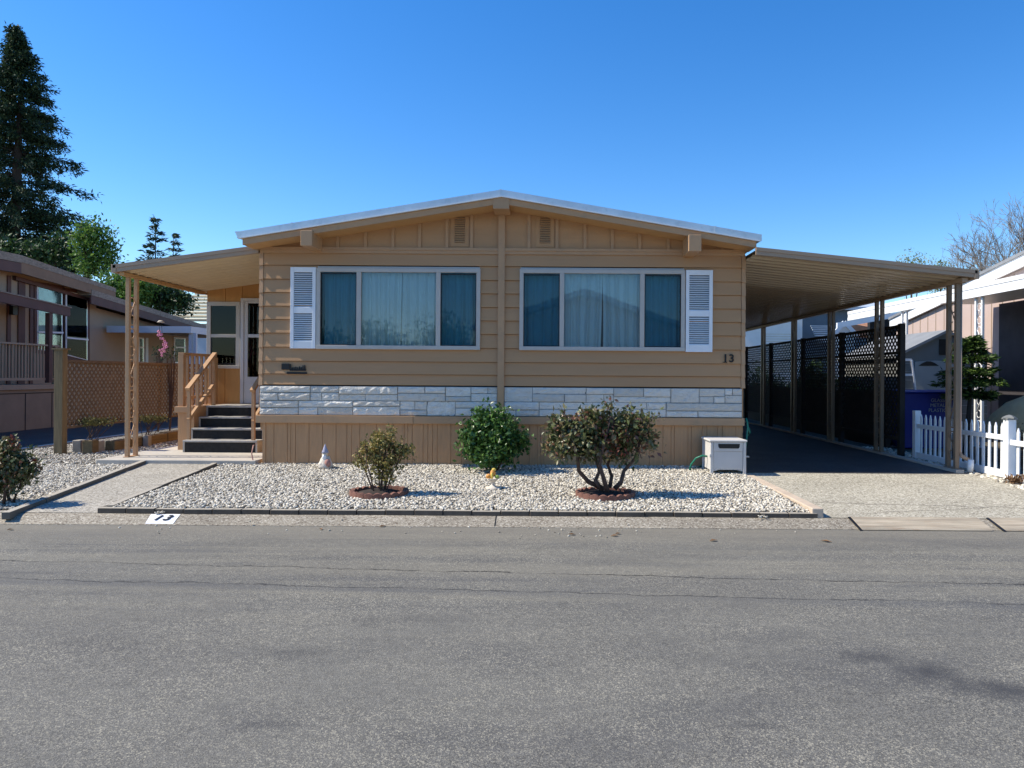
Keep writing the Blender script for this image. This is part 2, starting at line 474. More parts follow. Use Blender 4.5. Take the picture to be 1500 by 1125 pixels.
def road_material():
    m, nt, b = newmat("asphalt")
    v = coords(nt)
    vs = coords(nt, (0.16, 1.0, 1.0))
    vo = N(nt, "ShaderNodeTexVoronoi", Scale=150.0); nt.links.new(v, vo.inputs["Vector"])
    sep = N(nt, "ShaderNodeSeparateColor"); nt.links.new(vo.outputs["Color"], sep.inputs[0])
    xyz = N(nt, "ShaderNodeSeparateXYZ"); nt.links.new(v, xyz.inputs[0])
    c = ramp(nt, sep.outputs[0], [(0.0, (0.066, 0.063, 0.057)), (0.45, (0.120, 0.115, 0.103)), (0.80, (0.155, 0.149, 0.132))])
    # soft worn and dark patches, then longer bands near the kerb side of the road
    patch = ramp(nt, noise(nt, coords(nt, (0.55, 1.0, 1.0)), 0.9, 6, 0.62), [(0.35, 0.0), (0.65, 1.0)])
    c = mixc(nt, mixc(nt, 1.0, patch, (0.5, 0.5, 0.5), 'MULTIPLY'), c, (0.175, 0.168, 0.145))
    dark = ramp(nt, noise(nt, coords(nt, (0.5, 1.0, 1.0)), 1.7, 6, 0.66), [(0.52, 0.0), (0.66, 0.6)])
    c = mixc(nt, dark, c, (0.094, 0.092, 0.088))
    near = ramp(nt, N2(nt, xyz.outputs[1]), [(0.30, 0.0), (0.55, 1.0)])
    for (sc_, lo, hi, col, amt) in ((2.6, 0.46, 0.60, (0.205, 0.19, 0.152), 0.55), (3.6, 0.54, 0.64, (0.085, 0.085, 0.086), 0.6)):
        bd = ramp(nt, noise(nt, coords(nt, (0.07, 1.0, 1.0)), sc_, 6, 0.62), [(lo, 0.0), (hi, amt)])
        c = mixc(nt, mixc(nt, 1.0, bd, near, 'MULTIPLY'), c, col)
    # pale stone chips showing through the binder
    for (sc_, th, amt) in ((165.0, 0.80, 0.55), (125.0, 0.90, 0.75)):
        vo2 = N(nt, "ShaderNodeTexVoronoi", Scale=sc_); nt.links.new(v, vo2.inputs["Vector"])
        sep2 = N(nt, "ShaderNodeSeparateColor"); nt.links.new(vo2.outputs["Color"], sep2.inputs[0])
        chips = ramp(nt, sep2.outputs[1], [(th, 0.0), (th + 0.04, amt), (1.0, 1.0)])
        where = ramp(nt, noise(nt, coords(nt, (0.7, 1.0, 1.0)), 1.4, 5, 0.7), [(0.36, 0.22), (0.62, 0.95)])
        c = mixc(nt, mixc(nt, 1.0, chips, where, 'MULTIPLY'), c, (0.33, 0.305, 0.24))
    fine = ramp(nt, noise(nt, v, 16, 6, 0.75), [(0.3, 0.82), (0.7, 1.10)])
    c = mixc(nt, 1.0, c, fine, 'MULTIPLY')
    spots = ramp(nt, noise(nt, v, 2.6, 5, 0.72), [(0.64, 0.0), (0.74, 0.45)])
    c = mixc(nt, spots, c, (0.07, 0.068, 0.066))
    xyz = N(nt, "ShaderNodeSeparateXYZ"); nt.links.new(v, xyz.inputs[0])
    def mth(op, a, bb, cl=False):
        n = N(nt, "ShaderNodeMath", operation=op, use_clamp=cl)
        for i, q in enumerate((a, bb)):
            if isinstance(q, (int, float)): n.inputs[i].default_value = q
            elif q is not None: nt.links.new(q, n.inputs[i])
        return n.outputs[0]
    wob = mth('MULTIPLY', mth('SUBTRACT', noise(nt, v, 2.0, 5, 0.75), 0.5), 0.22)
    brk = ramp(nt, noise(nt, coords(nt, (1.0, 0.2, 1)), 2.2, 4), [(0.36, 0.25), (0.5, 1.0)])
    # two long cracks
    for (y0, s, w) in ((-5.256, -0.0667, 0.016), (-5.742, -0.0648, 0.017)):
        yy = mth('SUBTRACT', mth('SUBTRACT', xyz.outputs[1], mth('MULTIPLY', xyz.outputs[0], s)), y0)
        d = mth('ABSOLUTE', mth('ADD', yy, wob), None)
        k = mth('SUBTRACT', 1.0, mth('DIVIDE', d, w), True)
        c = mixc(nt, mth('MULTIPLY', k, brk), c, (0.022, 0.021, 0.02))
    # smoother strip of old trench along the second crack
    yy = mth('SUBTRACT', mth('SUBTRACT', xyz.outputs[1], mth('MULTIPLY', xyz.outputs[0], -0.065)), -5.80)
    k = mth('SUBTRACT', 1.0, mth('DIVIDE', mth('ABSOLUTE', mth('ADD', yy, wob), None), 0.13), True)
    c = mixc(nt, mth('MULTIPLY', k, 0.45), c, (0.10, 0.10, 0.098))
    # oil stains
    for (sx, sy, rx, ry, a) in ((1.98, -7.12, 0.28, 0.20, 1.0), (2.22, -7.34, 0.28, 0.18, 1.0), (1.76, -6.92, 0.24, 0.12, 0.8), (2.9, -6.95, 0.3, 0.14, 0.55), (0.9, -7.72, 0.16, 0.05, 0.5), (-1.2, -7.75, 0.22, 0.05, 0.5), (-1.35, -6.9, 0.3, 0.12, 0.3), (-0.9, -6.35, 0.6, 0.16, 0.3), (-2.6, -6.75, 0.5, 0.2, 0.25)):
        dx = mth('DIVIDE', mth('SUBTRACT', xyz.outputs[0], sx), rx)
        dy = mth('DIVIDE', mth('SUBTRACT', xyz.outputs[1], sy), ry)
        r = mth('SQRT', mth('ADD', mth('MULTIPLY', dx, dx), mth('MULTIPLY', dy, dy)), None)
        r = mth('ADD', r, mth('MULTIPLY', mth('SUBTRACT', noise(nt, v, 5, 4), 0.5), 1.4))
        k = mth('MULTIPLY', mth('SUBTRACT', 1.0, r, True), a)
        c = mixc(nt, k, c, (0.05, 0.05, 0.052))
    # sand and dust gathered along the kerb
    k = mth('MULTIPLY', mth('SUBTRACT', 1.0, mth('DIVIDE', mth('ABSOLUTE', mth('SUBTRACT', xyz.outputs[1], -3.65), None), 0.75), True), 0.55)
    c = mixc(nt, k, c, (0.215, 0.195, 0.155))
    nt.links.new(c, b.inputs["Base Color"])
    b.inputs["Roughness"].default_value = 0.85
    b.inputs["Specular IOR Level"].default_value = 0.3
    bump(nt, b, vo.outputs["Distance"], 0.45, 0.006)
    return m
M['road'] = road_material()

def stone_material():
    m, nt, b = newmat("cast_white_stone")
    v = coords(nt, (1, 1, 2.0))
    g = nt.nodes.new("ShaderNodeNewGeometry")
    c = ramp(nt, g.outputs["Random Per Island"], [(0, (0.60, 0.56, 0.49)), (1, (0.80, 0.76, 0.68))])
    c = mixc(nt, ramp(nt, noise(nt, v, 9, 6, 0.7), [(0.45, 0), (0.75, 0.6)]), c, (0.50, 0.46, 0.39))
    nt.links.new(c, b.inputs["Base Color"])
    b.inputs["Roughness"].default_value = 0.6
    bump(nt, b, noise(nt, v, 14, 5, 0.62), 0.9, 0.035)
    return m
M['stone'] = stone_material()
M['joint'] = surf("stone_joint", (0.24, 0.23, 0.21), 0.9, 0.15, 8)

def gravel_material():
    m, nt, b = newmat("river_gravel")
    g = nt.nodes.new("ShaderNodeNewGeometry")
    c = ramp(nt, g.outputs["Random Per Island"], [(0, (0.13, 0.11, 0.085)), (0.25, (0.36, 0.32, 0.25)), (0.6, (0.55, 0.50, 0.405)), (1, (0.76, 0.71, 0.60))])
    nt.links.new(c, b.inputs["Base Color"])
    b.inputs["Roughness"].default_value = 0.8
    return m
M['gravel'] = gravel_material()

M['leaf_glossy'] = leafmat("camellia_leaf", [(0.022, 0.06, 0.012), (0.045, 0.11, 0.022), (0.08, 0.17, 0.035), (0.12, 0.22, 0.05)], 0.36, 0.15, 0.45)
M['leaf_small'] = leafmat("small_rose_leaf", [(0.09, 0.10, 0.03), (0.19, 0.18, 0.055), (0.32, 0.27, 0.08), (0.36, 0.22, 0.09)], 0.5)
M['leaf_rose'] = leafmat("rose_leaf", [(0.05, 0.075, 0.025), (0.10, 0.125, 0.04), (0.14, 0.15, 0.06), (0.19, 0.17, 0.08), (0.24, 0.10, 0.065)], 0.42, 0.2, 0.5)
M['leaf_redtip'] = leafmat("red_young_leaf", [(0.20, 0.05, 0.035), (0.28, 0.09, 0.05)], 0.45)
M['redwood'] = leafmat("redwood_spray", [(0.012, 0.028, 0.016), (0.025, 0.05, 0.026), (0.045, 0.08, 0.038), (0.08, 0.12, 0.05)], 0.6, 0.12, 0.2)
M['conifer'] = leafmat("far_conifer", [(0.02, 0.045, 0.03), (0.045, 0.08, 0.045)], 0.6)
M['leaf_light'] = leafmat("spring_leaf", [(0.05, 0.11, 0.02), (0.10, 0.20, 0.035), (0.17, 0.28, 0.06)], 0.5, 0.35)
M['leaf_dark'] = leafmat("dark_leaf", [(0.012, 0.03, 0.012), (0.03, 0.07, 0.02), (0.07, 0.13, 0.035)], 0.5, 0.2)
M['leaf_pale'] = leafmat("pale_bud_leaf", [(0.14, 0.18, 0.06), (0.22, 0.26, 0.10), (0.30, 0.30, 0.14)], 0.6, 0.35)
M['leaf_pine'] = leafmat("norfolk_needle", [(0.012, 0.03, 0.008), (0.035, 0.075, 0.015), (0.14, 0.22, 0.04)], 0.5, 0.2)
M['leaf_ground'] = leafmat("low_plant_leaf", [(0.10, 0.12, 0.04), (0.22, 0.22, 0.08), (0.34, 0.32, 0.14)], 0.6, 0.3)
M['leaf_dead'] = leafmat("dry_leaf", [(0.12, 0.06, 0.03), (0.24, 0.14, 0.07)], 0.8, 0.1)

# ------------------------------------------------------------------ ground, road, paths
def zdrive(x, y):
    return -0.02 + 0.033 * y if y < 0 else -0.02
def zbed(x, y):
    t = max(0.0, min(1.0, -y / 3.33))
    return -0.005 - 0.075 * t
ROAD_Z = -0.20
tag(MB().sheet(-300, 300, -300, 600, lambda x, y: -0.26).build("ground", M['ground']), kind='structure')
tag(MB().sheet(-120, 120, -14.5, -3.54, lambda x, y: ROAD_Z).build("road", M['road']), kind='structure')
cb = MB()
cb.prism([(-3.545, -0.25), (-3.54, ROAD_Z + 0.004), (-3.50, -0.188), (-3.42, -0.158), (-3.36, -0.139), (-3.30, -0.130), (-3.05, -0.128), (-3.0, -0.25)], 'x', -60, 60)
tag(cb.build("curb", M['curb']), kind='structure')
gap = MB()
for px in (726,):
    p = at(px, 760, -3.40)
    gap.prism([(-3.548, -0.20), (-3.505, -0.1865), (-3.42, -0.155), (-3.36, -0.1365), (-3.30, -0.1275), (-3.30, -0.14), (-3.5, -0.2)], 'x', p.x - 0.006, p.x + 0.006)
tag(gap.build("curb_joint", M['dark']), kind='structure')
tag(MB().sheet(2.70, 6.9, -3.30, -0.47, lambda x, y: zdrive(x, y) + 0.004, 1, 6).build("driveway", M['drive']), kind='structure')
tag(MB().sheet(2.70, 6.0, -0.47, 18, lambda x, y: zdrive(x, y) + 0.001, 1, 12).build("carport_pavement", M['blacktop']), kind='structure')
tag(MB().box(5.86, 5.97, -0.35, 18, -0.2, 0.012).build("driveway_edge", M['pad']), kind='structure')
# walkway between the two edgings, running up to the porch pad
wk = MB()
wk.add([(-5.45, -3.29, -0.1255), (-4.59, -3.29, -0.1255), (-4.80, -0.12, 0.0), (-5.92, -0.12, 0.0)], [(0, 1, 2, 3)])
wk.add([(-9.5, -3.29, -0.1265), (-5.45, -3.29, -0.126), (-5.50, -3.0, -0.12), (-9.5, -3.1, -0.124)], [(0, 1, 2, 3)])
tag(wk.build("walkway", M['aggregate']), kind='structure')
tag(MB().box(-6.62, -4.28, -0.12, 2.6, -0.2, 0.055).build("porch_pad", M['pad'], bevel=0.01), kind='structure')
tag(MB().sheet(-4.70, 2.74, -3.2, 0.2, lambda x, y: zbed(x, y) - 0.012, 1, 4).build("gravel_bed", M['gravelbase']), kind='structure')
lb = MB()
lb.add([(-9.6, -3.2, -0.10), (-5.45, -3.2, -0.115), (-5.90, -0.12, -0.02), (-9.6, -0.12, -0.02)], [(0, 1, 2, 3)])
lb.add([(-9.0, -0.12, -0.02), (-6.62, -0.12, -0.02), (-6.62, 7, 0.03), (-9.0, 7, 0.03)], [(0, 1, 2, 3)])
tag(lb.build("side_gravel_bed", M['gravelbase']), kind='structure')
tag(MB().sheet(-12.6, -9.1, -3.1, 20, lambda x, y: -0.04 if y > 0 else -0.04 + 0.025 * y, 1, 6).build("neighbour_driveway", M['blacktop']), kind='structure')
tag(MB().box(-9.12, -8.98, -2.0, 9, -0.15, 0.02).build("neighbour_driveway_edge", M['pad']), kind='structure')
tag(MB().box(2.74, 2.86, -3.30, -0.55, -0.2, -0.03).build("bed_edge_strip", M['tancurb'], bevel=0.01), kind='structure')
tag(MB().sheet(5.97, 12, -3.0, 14, lambda x, y: -0.045 + (0.02 * y if y < 0 else 0), 1, 4).build("side_yard", M['ground']), kind='structure')

# gravel stones (nobody could count them)
def pebbles(spots, rmin=0.0085, rmax=0.0185):
    ico_v, ico_f = [], []
    t = (1 + 5 ** 0.5) / 2
    ico_v = np.array([(-1, t, 0), (1, t, 0), (-1, -t, 0), (1, -t, 0), (0, -1, t), (0, 1, t), (0, -1, -t), (0, 1, -t), (t, 0, -1), (t, 0, 1), (-t, 0, -1), (-t, 0, 1)], float)
    ico_v /= np.linalg.norm(ico_v[0])
    ico_f = np.array([(0, 11, 5), (0, 5, 1), (0, 1, 7), (0, 7, 10), (0, 10, 11), (1, 5, 9), (5, 11, 4), (11, 10, 2), (10, 7, 6), (7, 1, 8), (3, 9, 4), (3, 4, 2), (3, 2, 6), (3, 6, 8), (3, 8, 9), (4, 9, 5), (2, 4, 11), (6, 2, 10), (8, 6, 7), (9, 8, 1)])
    n = len(spots)
    r = rng.uniform(rmin, rmax, n) * rng.uniform(0.8, 1.25, n)
    sc = np.stack([r * rng.uniform(0.8, 1.35, n), r * rng.uniform(0.7, 1.1, n), r * rng.uniform(0.5, 0.85, n)], 1)
    a = rng.uniform(0, 2 * np.pi, n)
    tilt = rng.normal(0, 0.3, n)
    V = ico_v[None] * (1 + rng.normal(0, 0.13, (n, 12, 1))) * sc[:, None, :]
    x, z = V[..., 0].copy(), V[..., 2].copy()
    V[..., 0] = x * np.cos(tilt)[:, None] - z * np.sin(tilt)[:, None]
    V[..., 2] = x * np.sin(tilt)[:, None] + z * np.cos(tilt)[:, None]
    x, y = V[..., 0].copy(), V[..., 1].copy()
    V[..., 0] = x * np.cos(a)[:, None] - y * np.sin(a)[:, None]
    V[..., 1] = x * np.sin(a)[:, None] + y * np.cos(a)[:, None]
    V += spots[:, None, :]
    F = ico_f[None] + (np.arange(n) * 12)[:, None, None]
    return V.reshape(-1, 3), F.reshape(-1, 3)

def scatter(n, x0, x1, y0, y1, zf, keep=None, lift=0.010):
    xs, ys = rng.uniform(x0, x1, n), rng.uniform(y0, y1, n)
    if keep is not None:
        k = keep(xs, ys)
        xs, ys = xs[k], ys[k]
    zs = np.array([zf(a, b) for a, b in zip(xs, ys)]) + lift * rng.uniform(-0.7, 1.0, len(xs))
    return np.stack([xs, ys, zs], 1)

RING_A, RING_B = (-1.94, -2.42), (0.67, -2.42)
def off_rings(xs, ys):
    return ((xs - RING_A[0]) ** 2 + (ys - RING_A[1]) ** 2 > 0.29 ** 2) & ((xs - RING_B[0]) ** 2 + (ys - RING_B[1]) ** 2 > 0.30 ** 2)
def main_bed(xs, ys):
    left = -4.60 - (ys + 3.33) * 0.069
    return (xs > left + 0.07) & off_rings(xs, ys)
sp = [scatter(66000, -4.75, 2.73, -3.24, 0.02, zbed, main_bed)]
V, F = pebbles(sp[0])
tag(npmesh("gravel", V, F, M['gravel'], smooth=True), "pale river gravel covering the bed in front of the tan house", "gravel", kind='stuff')
sp = [scatter(30000, -9.0, -5.3, -3.2, -0.1, lambda x, y: -0.02 + 0.028 * y, lambda xs, ys: xs < -5.55 - (ys + 3.2) * 0.13),
      scatter(12000, -8.95, -6.66, -0.1, 6.5, lambda x, y: -0.005)]
V, F = pebbles(np.concatenate(sp))
tag(npmesh("gravel", V, F, M['gravel'], smooth=True), "pale river gravel left of the walkway, running back to the brown lattice fence", "gravel", kind='stuff')
sp = [scatter(1500, 5.99, 6.55, -2.9, 3.5, lambda x, y: -0.035 + (0.02 * y if y < 0 else 0)),
      scatter(260, 6.3, 7.6, -2.5, -0.9, lambda x, y: -0.07)]
V, F = pebbles(np.concatenate(sp), 0.012, 0.035)
tag(npmesh("gravel", V, F, M['gravel'], smooth=True), "scattered pebbles under the white picket fence", "gravel", kind='stuff')
sp = [scatter(40, -4.3, 2.6, -3.95, -3.42, lambda x, y: -0.195 if y < -3.54 else -0.155, None, 0.0),
      scatter(20, -0.3, 0.9, -4.05, -3.58, lambda x, y: -0.195, None, 0.0),
      scatter(36, -4.03, -3.95, -3.36, -3.26, lambda x, y: -0.11), scatter(44, 2.16, 2.28, -3.38, -3.24, lambda x, y: -0.11)]
V, F = pebbles(np.concatenate(sp), 0.005, 0.012)
tag(npmesh("gravel", V, F, M['gravel'], smooth=True), "loose stones spilled over the edging onto the curb and road", "gravel", kind='stuff')
# dry leaves on the road edge
lv = []
for (px, py) in ((470, 776), (15, 777), (838, 784), (1045, 793), (900, 786), (905, 783), (1210, 794), (560, 772)):
    d = DIST + at(px, py, 0).y
    yr = (py - 551) - ROLL * (px - 803)
    dd = (CZ - ROAD_Z) * FPX / yr
    p = at(px, py, dd - DIST); p.z = ROAD_Z + 0.006
    lv.append(p)
lm = MB()
for p in lv:
    a = random.uniform(0, 6.28); s = random.uniform(0.03, 0.06)
    ca, sa = math.cos(a) * s, math.sin(a) * s
    lm.add([(p.x - ca, p.y - sa, p.z), (p.x + sa * 0.5, p.y - ca * 0.5, p.z + 0.012), (p.x + ca, p.y + sa, p.z + 0.004), (p.x - sa * 0.5, p.y + ca * 0.5, p.z + 0.014)], [(0, 1, 2, 3)])
tag(lm.build("leaf_litter", M['leaf_dead']), "dry brown leaves lying along the edge of the road", "leaves", kind='stuff')

# ------------------------------------------------------------------ edging bricks, plates
def edging(p0, p1, n, label, grp, skip=(), h=0.055, w=0.085, mat='brick'):
    p0, p1 = Vector(p0), Vector(p1)
    L = (p1 - p0).length / n
    ang = math.atan2(p1.y - p0.y, p1.x - p0.x)
    src = None
    for i in range(n):
        if i in skip: continue
        c = p0 + (p1 - p0) * ((i + 0.5) / n)
        if src is None:
            src = MB().box(-L / 2 + 0.004, L / 2 - 0.004, -w / 2, w / 2, -0.03, h).build("edging_brick", M[mat], bevel=0.006)
            tag(src, label, "edging brick", grp); o = src
        else:
            o = src.copy(); link(o)
        o.location = (c.x, c.y + random.uniform(-0.006, 0.006), c.z + random.uniform(-0.004, 0.004))
        o.rotation_euler = (0, math.asin((p0.z - p1.z) / (p1 - p0).length), ang + random.uniform(-0.012, 0.012))
edging((-4.66, -3.26, -0.120), (2.80, -3.26, -0.124), 25, "grey concrete edging brick in the straight row between gravel bed and curb", "edging bricks along the curb", (), 0.042)
edging((-4.60, -3.18, -0.11), (-4.84, -0.2, -0.01), 5, "long concrete edging piece on the right side of the walkway", "edging along the right of the walkway", (), 0.04, 0.07, 'edge')
edging((-5.455, -3.50, -0.13), (-5.93, -0.1, 0.0), 5, "long concrete edging piece on the left side of the walkway", "edging along the left of the walkway", (), 0.045, 0.08, 'edge')

def curbz(y):
    return ROAD_Z + 0.004 + (y + 3.54) * 0.4
pl = thing("curb_number", (-4.03, -3.42, -0.16), "white painted curb panel with black slanted number 13", "house number")
n_ = Vector((0, -0.35, 0.94)).normalized()
c0 = [at(212.5, 770, -3.515), at(253.5, 771, -3.515), at(264.5, 757, -3.335), at(221.5, 757, -3.335)]
zz = [-0.189, -0.189, -0.1265, -0.1265]
for p, z in zip(c0, zz): p.z = z
mid = [Vector((c0[0].x + (c0[3].x - c0[0].x) * 0.5, -3.42, -0.1525)), Vector((c0[1].x + (c0[2].x - c0[1].x) * 0.5, -3.42, -0.1525))]
MB().add([c0[0], c0[1], mid[1], mid[0], c0[2], c0[3]], [(0, 1, 2, 3), (3, 2, 4, 5)]).build("panel", M['plate'], pl)
ang = math.atan2(0.0625, 0.18)
text_mesh("numerals", "1 3", 0.135, M['black'], pl, Matrix.Translation((mid[0].x * 0.52 + mid[1].x * 0.48, -3.425, -0.147)) @ Matrix.Rotation(ang, 4, 'X'), 0.002, 0.35, 0.95, 0.003)

def ramp_plate(x0, x1, label):
    r = thing("ramp_plate", ((x0 + x1) / 2, -3.45, -0.17), label, "ramp plate")
    MB().prism([(-3.575, ROAD_Z + 0.006), (-3.56, ROAD_Z + 0.022), (-3.30, -0.112), (-3.285, -0.118), (-3.5, -0.185)], 'x', x0, x1).build("plate", M['rust'], r, bevel=0.003)
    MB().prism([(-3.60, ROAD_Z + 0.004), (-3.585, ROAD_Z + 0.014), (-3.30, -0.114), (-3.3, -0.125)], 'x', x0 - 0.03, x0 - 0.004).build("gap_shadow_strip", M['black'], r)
ramp_plate(at(1258, 780, -3.5).x, at(1448, 780, -3.5).x, "tan rust-streaked ramp plate in the gutter, nearest the gravel bed")
ramp_plate(at(1466, 780, -3.5).x, at(1700, 780, -3.5).x, "paler ramp plate in the gutter cut off by the right edge of the photo")

# ------------------------------------------------------------------ main house
XL, XR, XC = -4.27, 2.90, -0.68
house = thing("mobile_home", (XC, 0, 0), "tan clapboard mobile home with low gable, white stone band and two wide front windows", "house")
def zt(x): return 3.965 - 0.166 * abs(x - XC)
Z = [3.12, 2.925, 2.718, 2.52, 2.318, 2.12, 1.92, 1.712, 1.505, 1.315, 1.155]
WIN = [(-3.43, -1.01), (-0.43, 2.013)]
cl = MB()
for i in range(len(Z) - 1):
    z1, z0 = Z[i], Z[i + 1]
    segs = [(XL + 0.05, XR - 0.05)]
    if 1 <= i <= 6:
        segs = [(XL + 0.05, WIN[0][0] + 0.02), (WIN[0][1] - 0.02, WIN[1][0] + 0.02), (WIN[1][1] - 0.02, XR - 0.05)]
    for a, b in segs:
        cl.prism([(0.03, z0 + 0.016), (-0.022, z0 + 0.016), (-0.023, z0 + 0.019), (0.004, z1 + 0.012), (0.03, z1 + 0.012)], 'x', a, b)
cl.build("clapboard_wall", M['siding'], house)
MB().box(XL + 0.05, XR - 0.05, 0.031, 0.034, 2.91, 3.12).box(XL + 0.05, XR - 0.05, 0.031, 0.034, 1.15, 1.705).build("lap_shade_backing", M['dark'], house)  # near-black behind the board gaps, painting in the shade under each lap
for a, b in ((XL - 0.012, XL + 0.045), (XR - 0.045, XR + 0.012)):
    cc = MB()
    for i in range(len(Z) - 1):
        z1, z0 = Z[i], Z[i + 1]
        cc.prism([(0.06, z0 + 0.004), (-0.030, z0 + 0.004), (-0.030, z0 + 0.010), (-0.006, z1 + 0.006), (0.06, z1 + 0.006)], 'x', a, b)
    cc.build("corner_cap", M['trim'], house)
# walls behind the facade: open box around a dark room
bw = MB()
bw.box(XL, XL + 0.1, 0.035, 16, 0.5, 3.12).box(XR - 0.1, XR, 0.035, 16, 0.5, 3.12).box(XL, XR, 15.9, 16, 0.5, 3.12)
bw.box(XL + 0.1, XR - 0.1, 0.035, 15.9, 0.5, 0.6)
bw.build("side_walls", M['siding'], house)
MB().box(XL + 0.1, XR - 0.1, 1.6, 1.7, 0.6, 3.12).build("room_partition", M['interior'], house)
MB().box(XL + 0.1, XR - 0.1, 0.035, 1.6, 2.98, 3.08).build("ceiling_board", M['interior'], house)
# gable
gp = MB()
zs = lambda x: zt(x) - 0.19
gp.prism([(XL, 3.17), (XR, 3.17), (XR, zs(XR) + 0.03), (XC, zs(XC) + 0.03), (XL, zs(XL) + 0.03)], 'y', 0.0, 0.05)
gp.build("gable_panel", M['siding'], house)
for px in (495, 536, 576, 615, 655, 691, 775, 816, 857, 897, 937, 979, 1058):
    x = at(px, 340, 0).x
    if zs(x) > 3.22:
        MB().box(x - 0.022, x + 0.022, -0.024, -0.0005, 3.206, zs(x) + 0.005).build("batten", M['trim'], house)
bb = MB()
bb.box(XL - 0.01, XR + 0.01, -0.036, 0.04, 3.165, 3.205).box(XL, XR, -0.022, 0.04, 3.118, 3.165)
bb.build("belly_band", M['trim'], house)
MB().box(-0.748, -0.652, -0.045, 0.0, 0.72, zs(-0.70)).build("centre_trim", M['trim'], house)
for (px0, px1, lab) in ((657.5, 690, None), (782, 815, None)):
    a, b = at(px0, 335, 0).x + 0.03, at(px1, 335, 0).x - 0.03
    v = MB().box(a, b, -0.010, 0.002, 3.23, 3.68).build("gable_vent", M['siding'], house)
    lou = MB()
    for k in range(11):
        z = 3.29 + k * 0.034
        lou.prism([(-0.026, z), (-0.030, z + 0.003), (-0.011, z + 0.026), (-0.0105, z + 0.02)], 'x', (a + b) / 2 - 0.075, (a + b) / 2 + 0.075)
    lou.build("louvre", M['trim'], v)
    MB().box((a + b) / 2 - 0.075, (a + b) / 2 + 0.075, -0.012, -0.0101, 3.285, 3.665).build("louvre_opening", M['ventshade'], v)
# roof
EL, ER = -4.41, 3.0
def roofband(mb, z_top, z_bot, y0, y1, xl=EL, xr=ER):
    mb.prism([(xl, zt(xl) + z_bot), (XC, zt(XC) + z_bot), (XC, zt(XC) + z_top), (xl, zt(xl) + z_top)], 'y', y0, y1)
    mb.prism([(XC, zt(XC) + z_bot), (xr, zt(xr) + z_bot), (xr, zt(xr) + z_top), (XC, zt(XC) + z_top)], 'y', y0, y1)
    return mb
rf = roofband(MB(), -0.005, -0.085, -0.44, 16.3).build("roof", M['rooftop'], house)
fl = roofband(MB(), 0.0, -0.092, -0.455, -0.4405, EL - 0.02, ER + 0.02)
fl.prism([(EL - 0.055, zt(EL) + 0.0), (EL - 0.0, zt(EL) + 0.005), (EL, zt(EL) - 0.085), (EL - 0.015, zt(EL) - 0.088)], 'y', -0.45, 16.3)
fl.box(ER + 0.001, ER + 0.02, -0.45, 16.3, zt(ER) - 0.09, zt(ER))
for px in (428, 733, 1048):
    p = at(px, 300, -0.45)
    fl.box(p.x - 0.012, p.x + 0.012, -0.4585, -0.455, zt(p.x) - 0.09, zt(p.x) + 0.006)
fl.build("roof_flashing", M['galv'], rf)
roofband(MB(), -0.093, -0.105, -0.47, -0.44, EL, ER).build("drip_edge", M['whitemetal'], rf)
roofband(MB(), -0.106, -0.195, -0.435, -0.405, EL + 0.05, ER - 0.05).build("fascia", M['trim'], house)
roofband(MB(), -0.165, -0.190, -0.404, 0.0, EL + 0.05, ER - 0.05).build("soffit", M['soffit'], house)
ev = MB()
ev.prism([(EL + 0.05, zt(EL) - 0.1), (XL - 0.001, zt(XL) - 0.1), (XL - 0.001, zt(XL) - 0.21), (EL + 0.07, zt(EL) - 0.19)], 'y', 0.0, 16)
ev.prism([(ER - 0.05, zt(ER) - 0.1), (XR + 0.001, zt(XR) - 0.1), (XR + 0.001, zt(XR) - 0.21), (ER - 0.07, zt(ER) - 0.19)], 'y', 0.0, 16)
ev.build("side_eave", M['soffit'], house)
for (x0, x1, z0, z1) in ((-3.515, -3.35, 3.14, 3.36), (1.975, 2.155, 3.10, 3.335)):
    MB().box(x0, x1, -0.50, 0.0, z0, z1).build("beam_end", M['trim'], house, bevel=0.006)
MB().box(-0.80, -0.57, -0.45, 0.0, zt(XC) - 0.27, zt(XC) - 0.10).build("ridge_beam_end", M['trim'], house)
# stone band
jb = MB().box(XL + 0.005, -0.749, -0.012, 0.05, 0.722, 1.154).box(-0.651, XR - 0.03, -0.012, 0.05, 0.722, 1.154)
stones = jb.build("stone_band", M['joint'], house)
st = MB()
def stone(x0, x1, z0, z1):
    g = 0.0032
    x0, x1, z0, z1 = x0 + g, x1 - g, z0 + g, z1 - g
    base_d = -0.030 - random.uniform(-0.010, 0.012)
    e = 0.005
    nx, nz = max(2, int((x1 - x0) / 0.05)), 3
    vs, fs = [], []
    for j in range(nz + 1):
        for i in range(nx + 1):
            edge = i in (0, nx) or j in (0, nz)
            vs.append((x0 + e + (x1 - x0 - 2 * e) * i / nx, base_d + random.uniform(-0.005, 0.005) + (0.005 if edge else 0), z0 + e + (z1 - z0 - 2 * e) * j / nz))
    W_ = nx + 1
    for j in range(nz):
        for i in range(nx):
            fs.append((j * W_ + i, j * W_ + i + 1, (j + 1) * W_ + i + 1, (j + 1) * W_ + i))
    loop = [i for i in range(W_)] + [j * W_ + nx for j in range(1, nz + 1)] + [nz * W_ + i for i in range(nx - 1, -1, -1)] + [j * W_ for j in range(nz - 1, 0, -1)]
    o = len(vs)
    for q in loop:
        p = vs[q]
        vs.append((x0 if p[0] < x0 + e + 1e-6 else (x1 if p[0] > x1 - e - 1e-6 else p[0]), -0.0115, z0 if p[2] < z0 + e + 1e-6 else (z1 if p[2] > z1 - e - 1e-6 else p[2])))
    L_n = len(loop)
    for k in range(L_n):
        fs.append((o + k, o + (k + 1) % L_n, loop[(k + 1) % L_n], loop[k]))
    st.add(vs, fs)
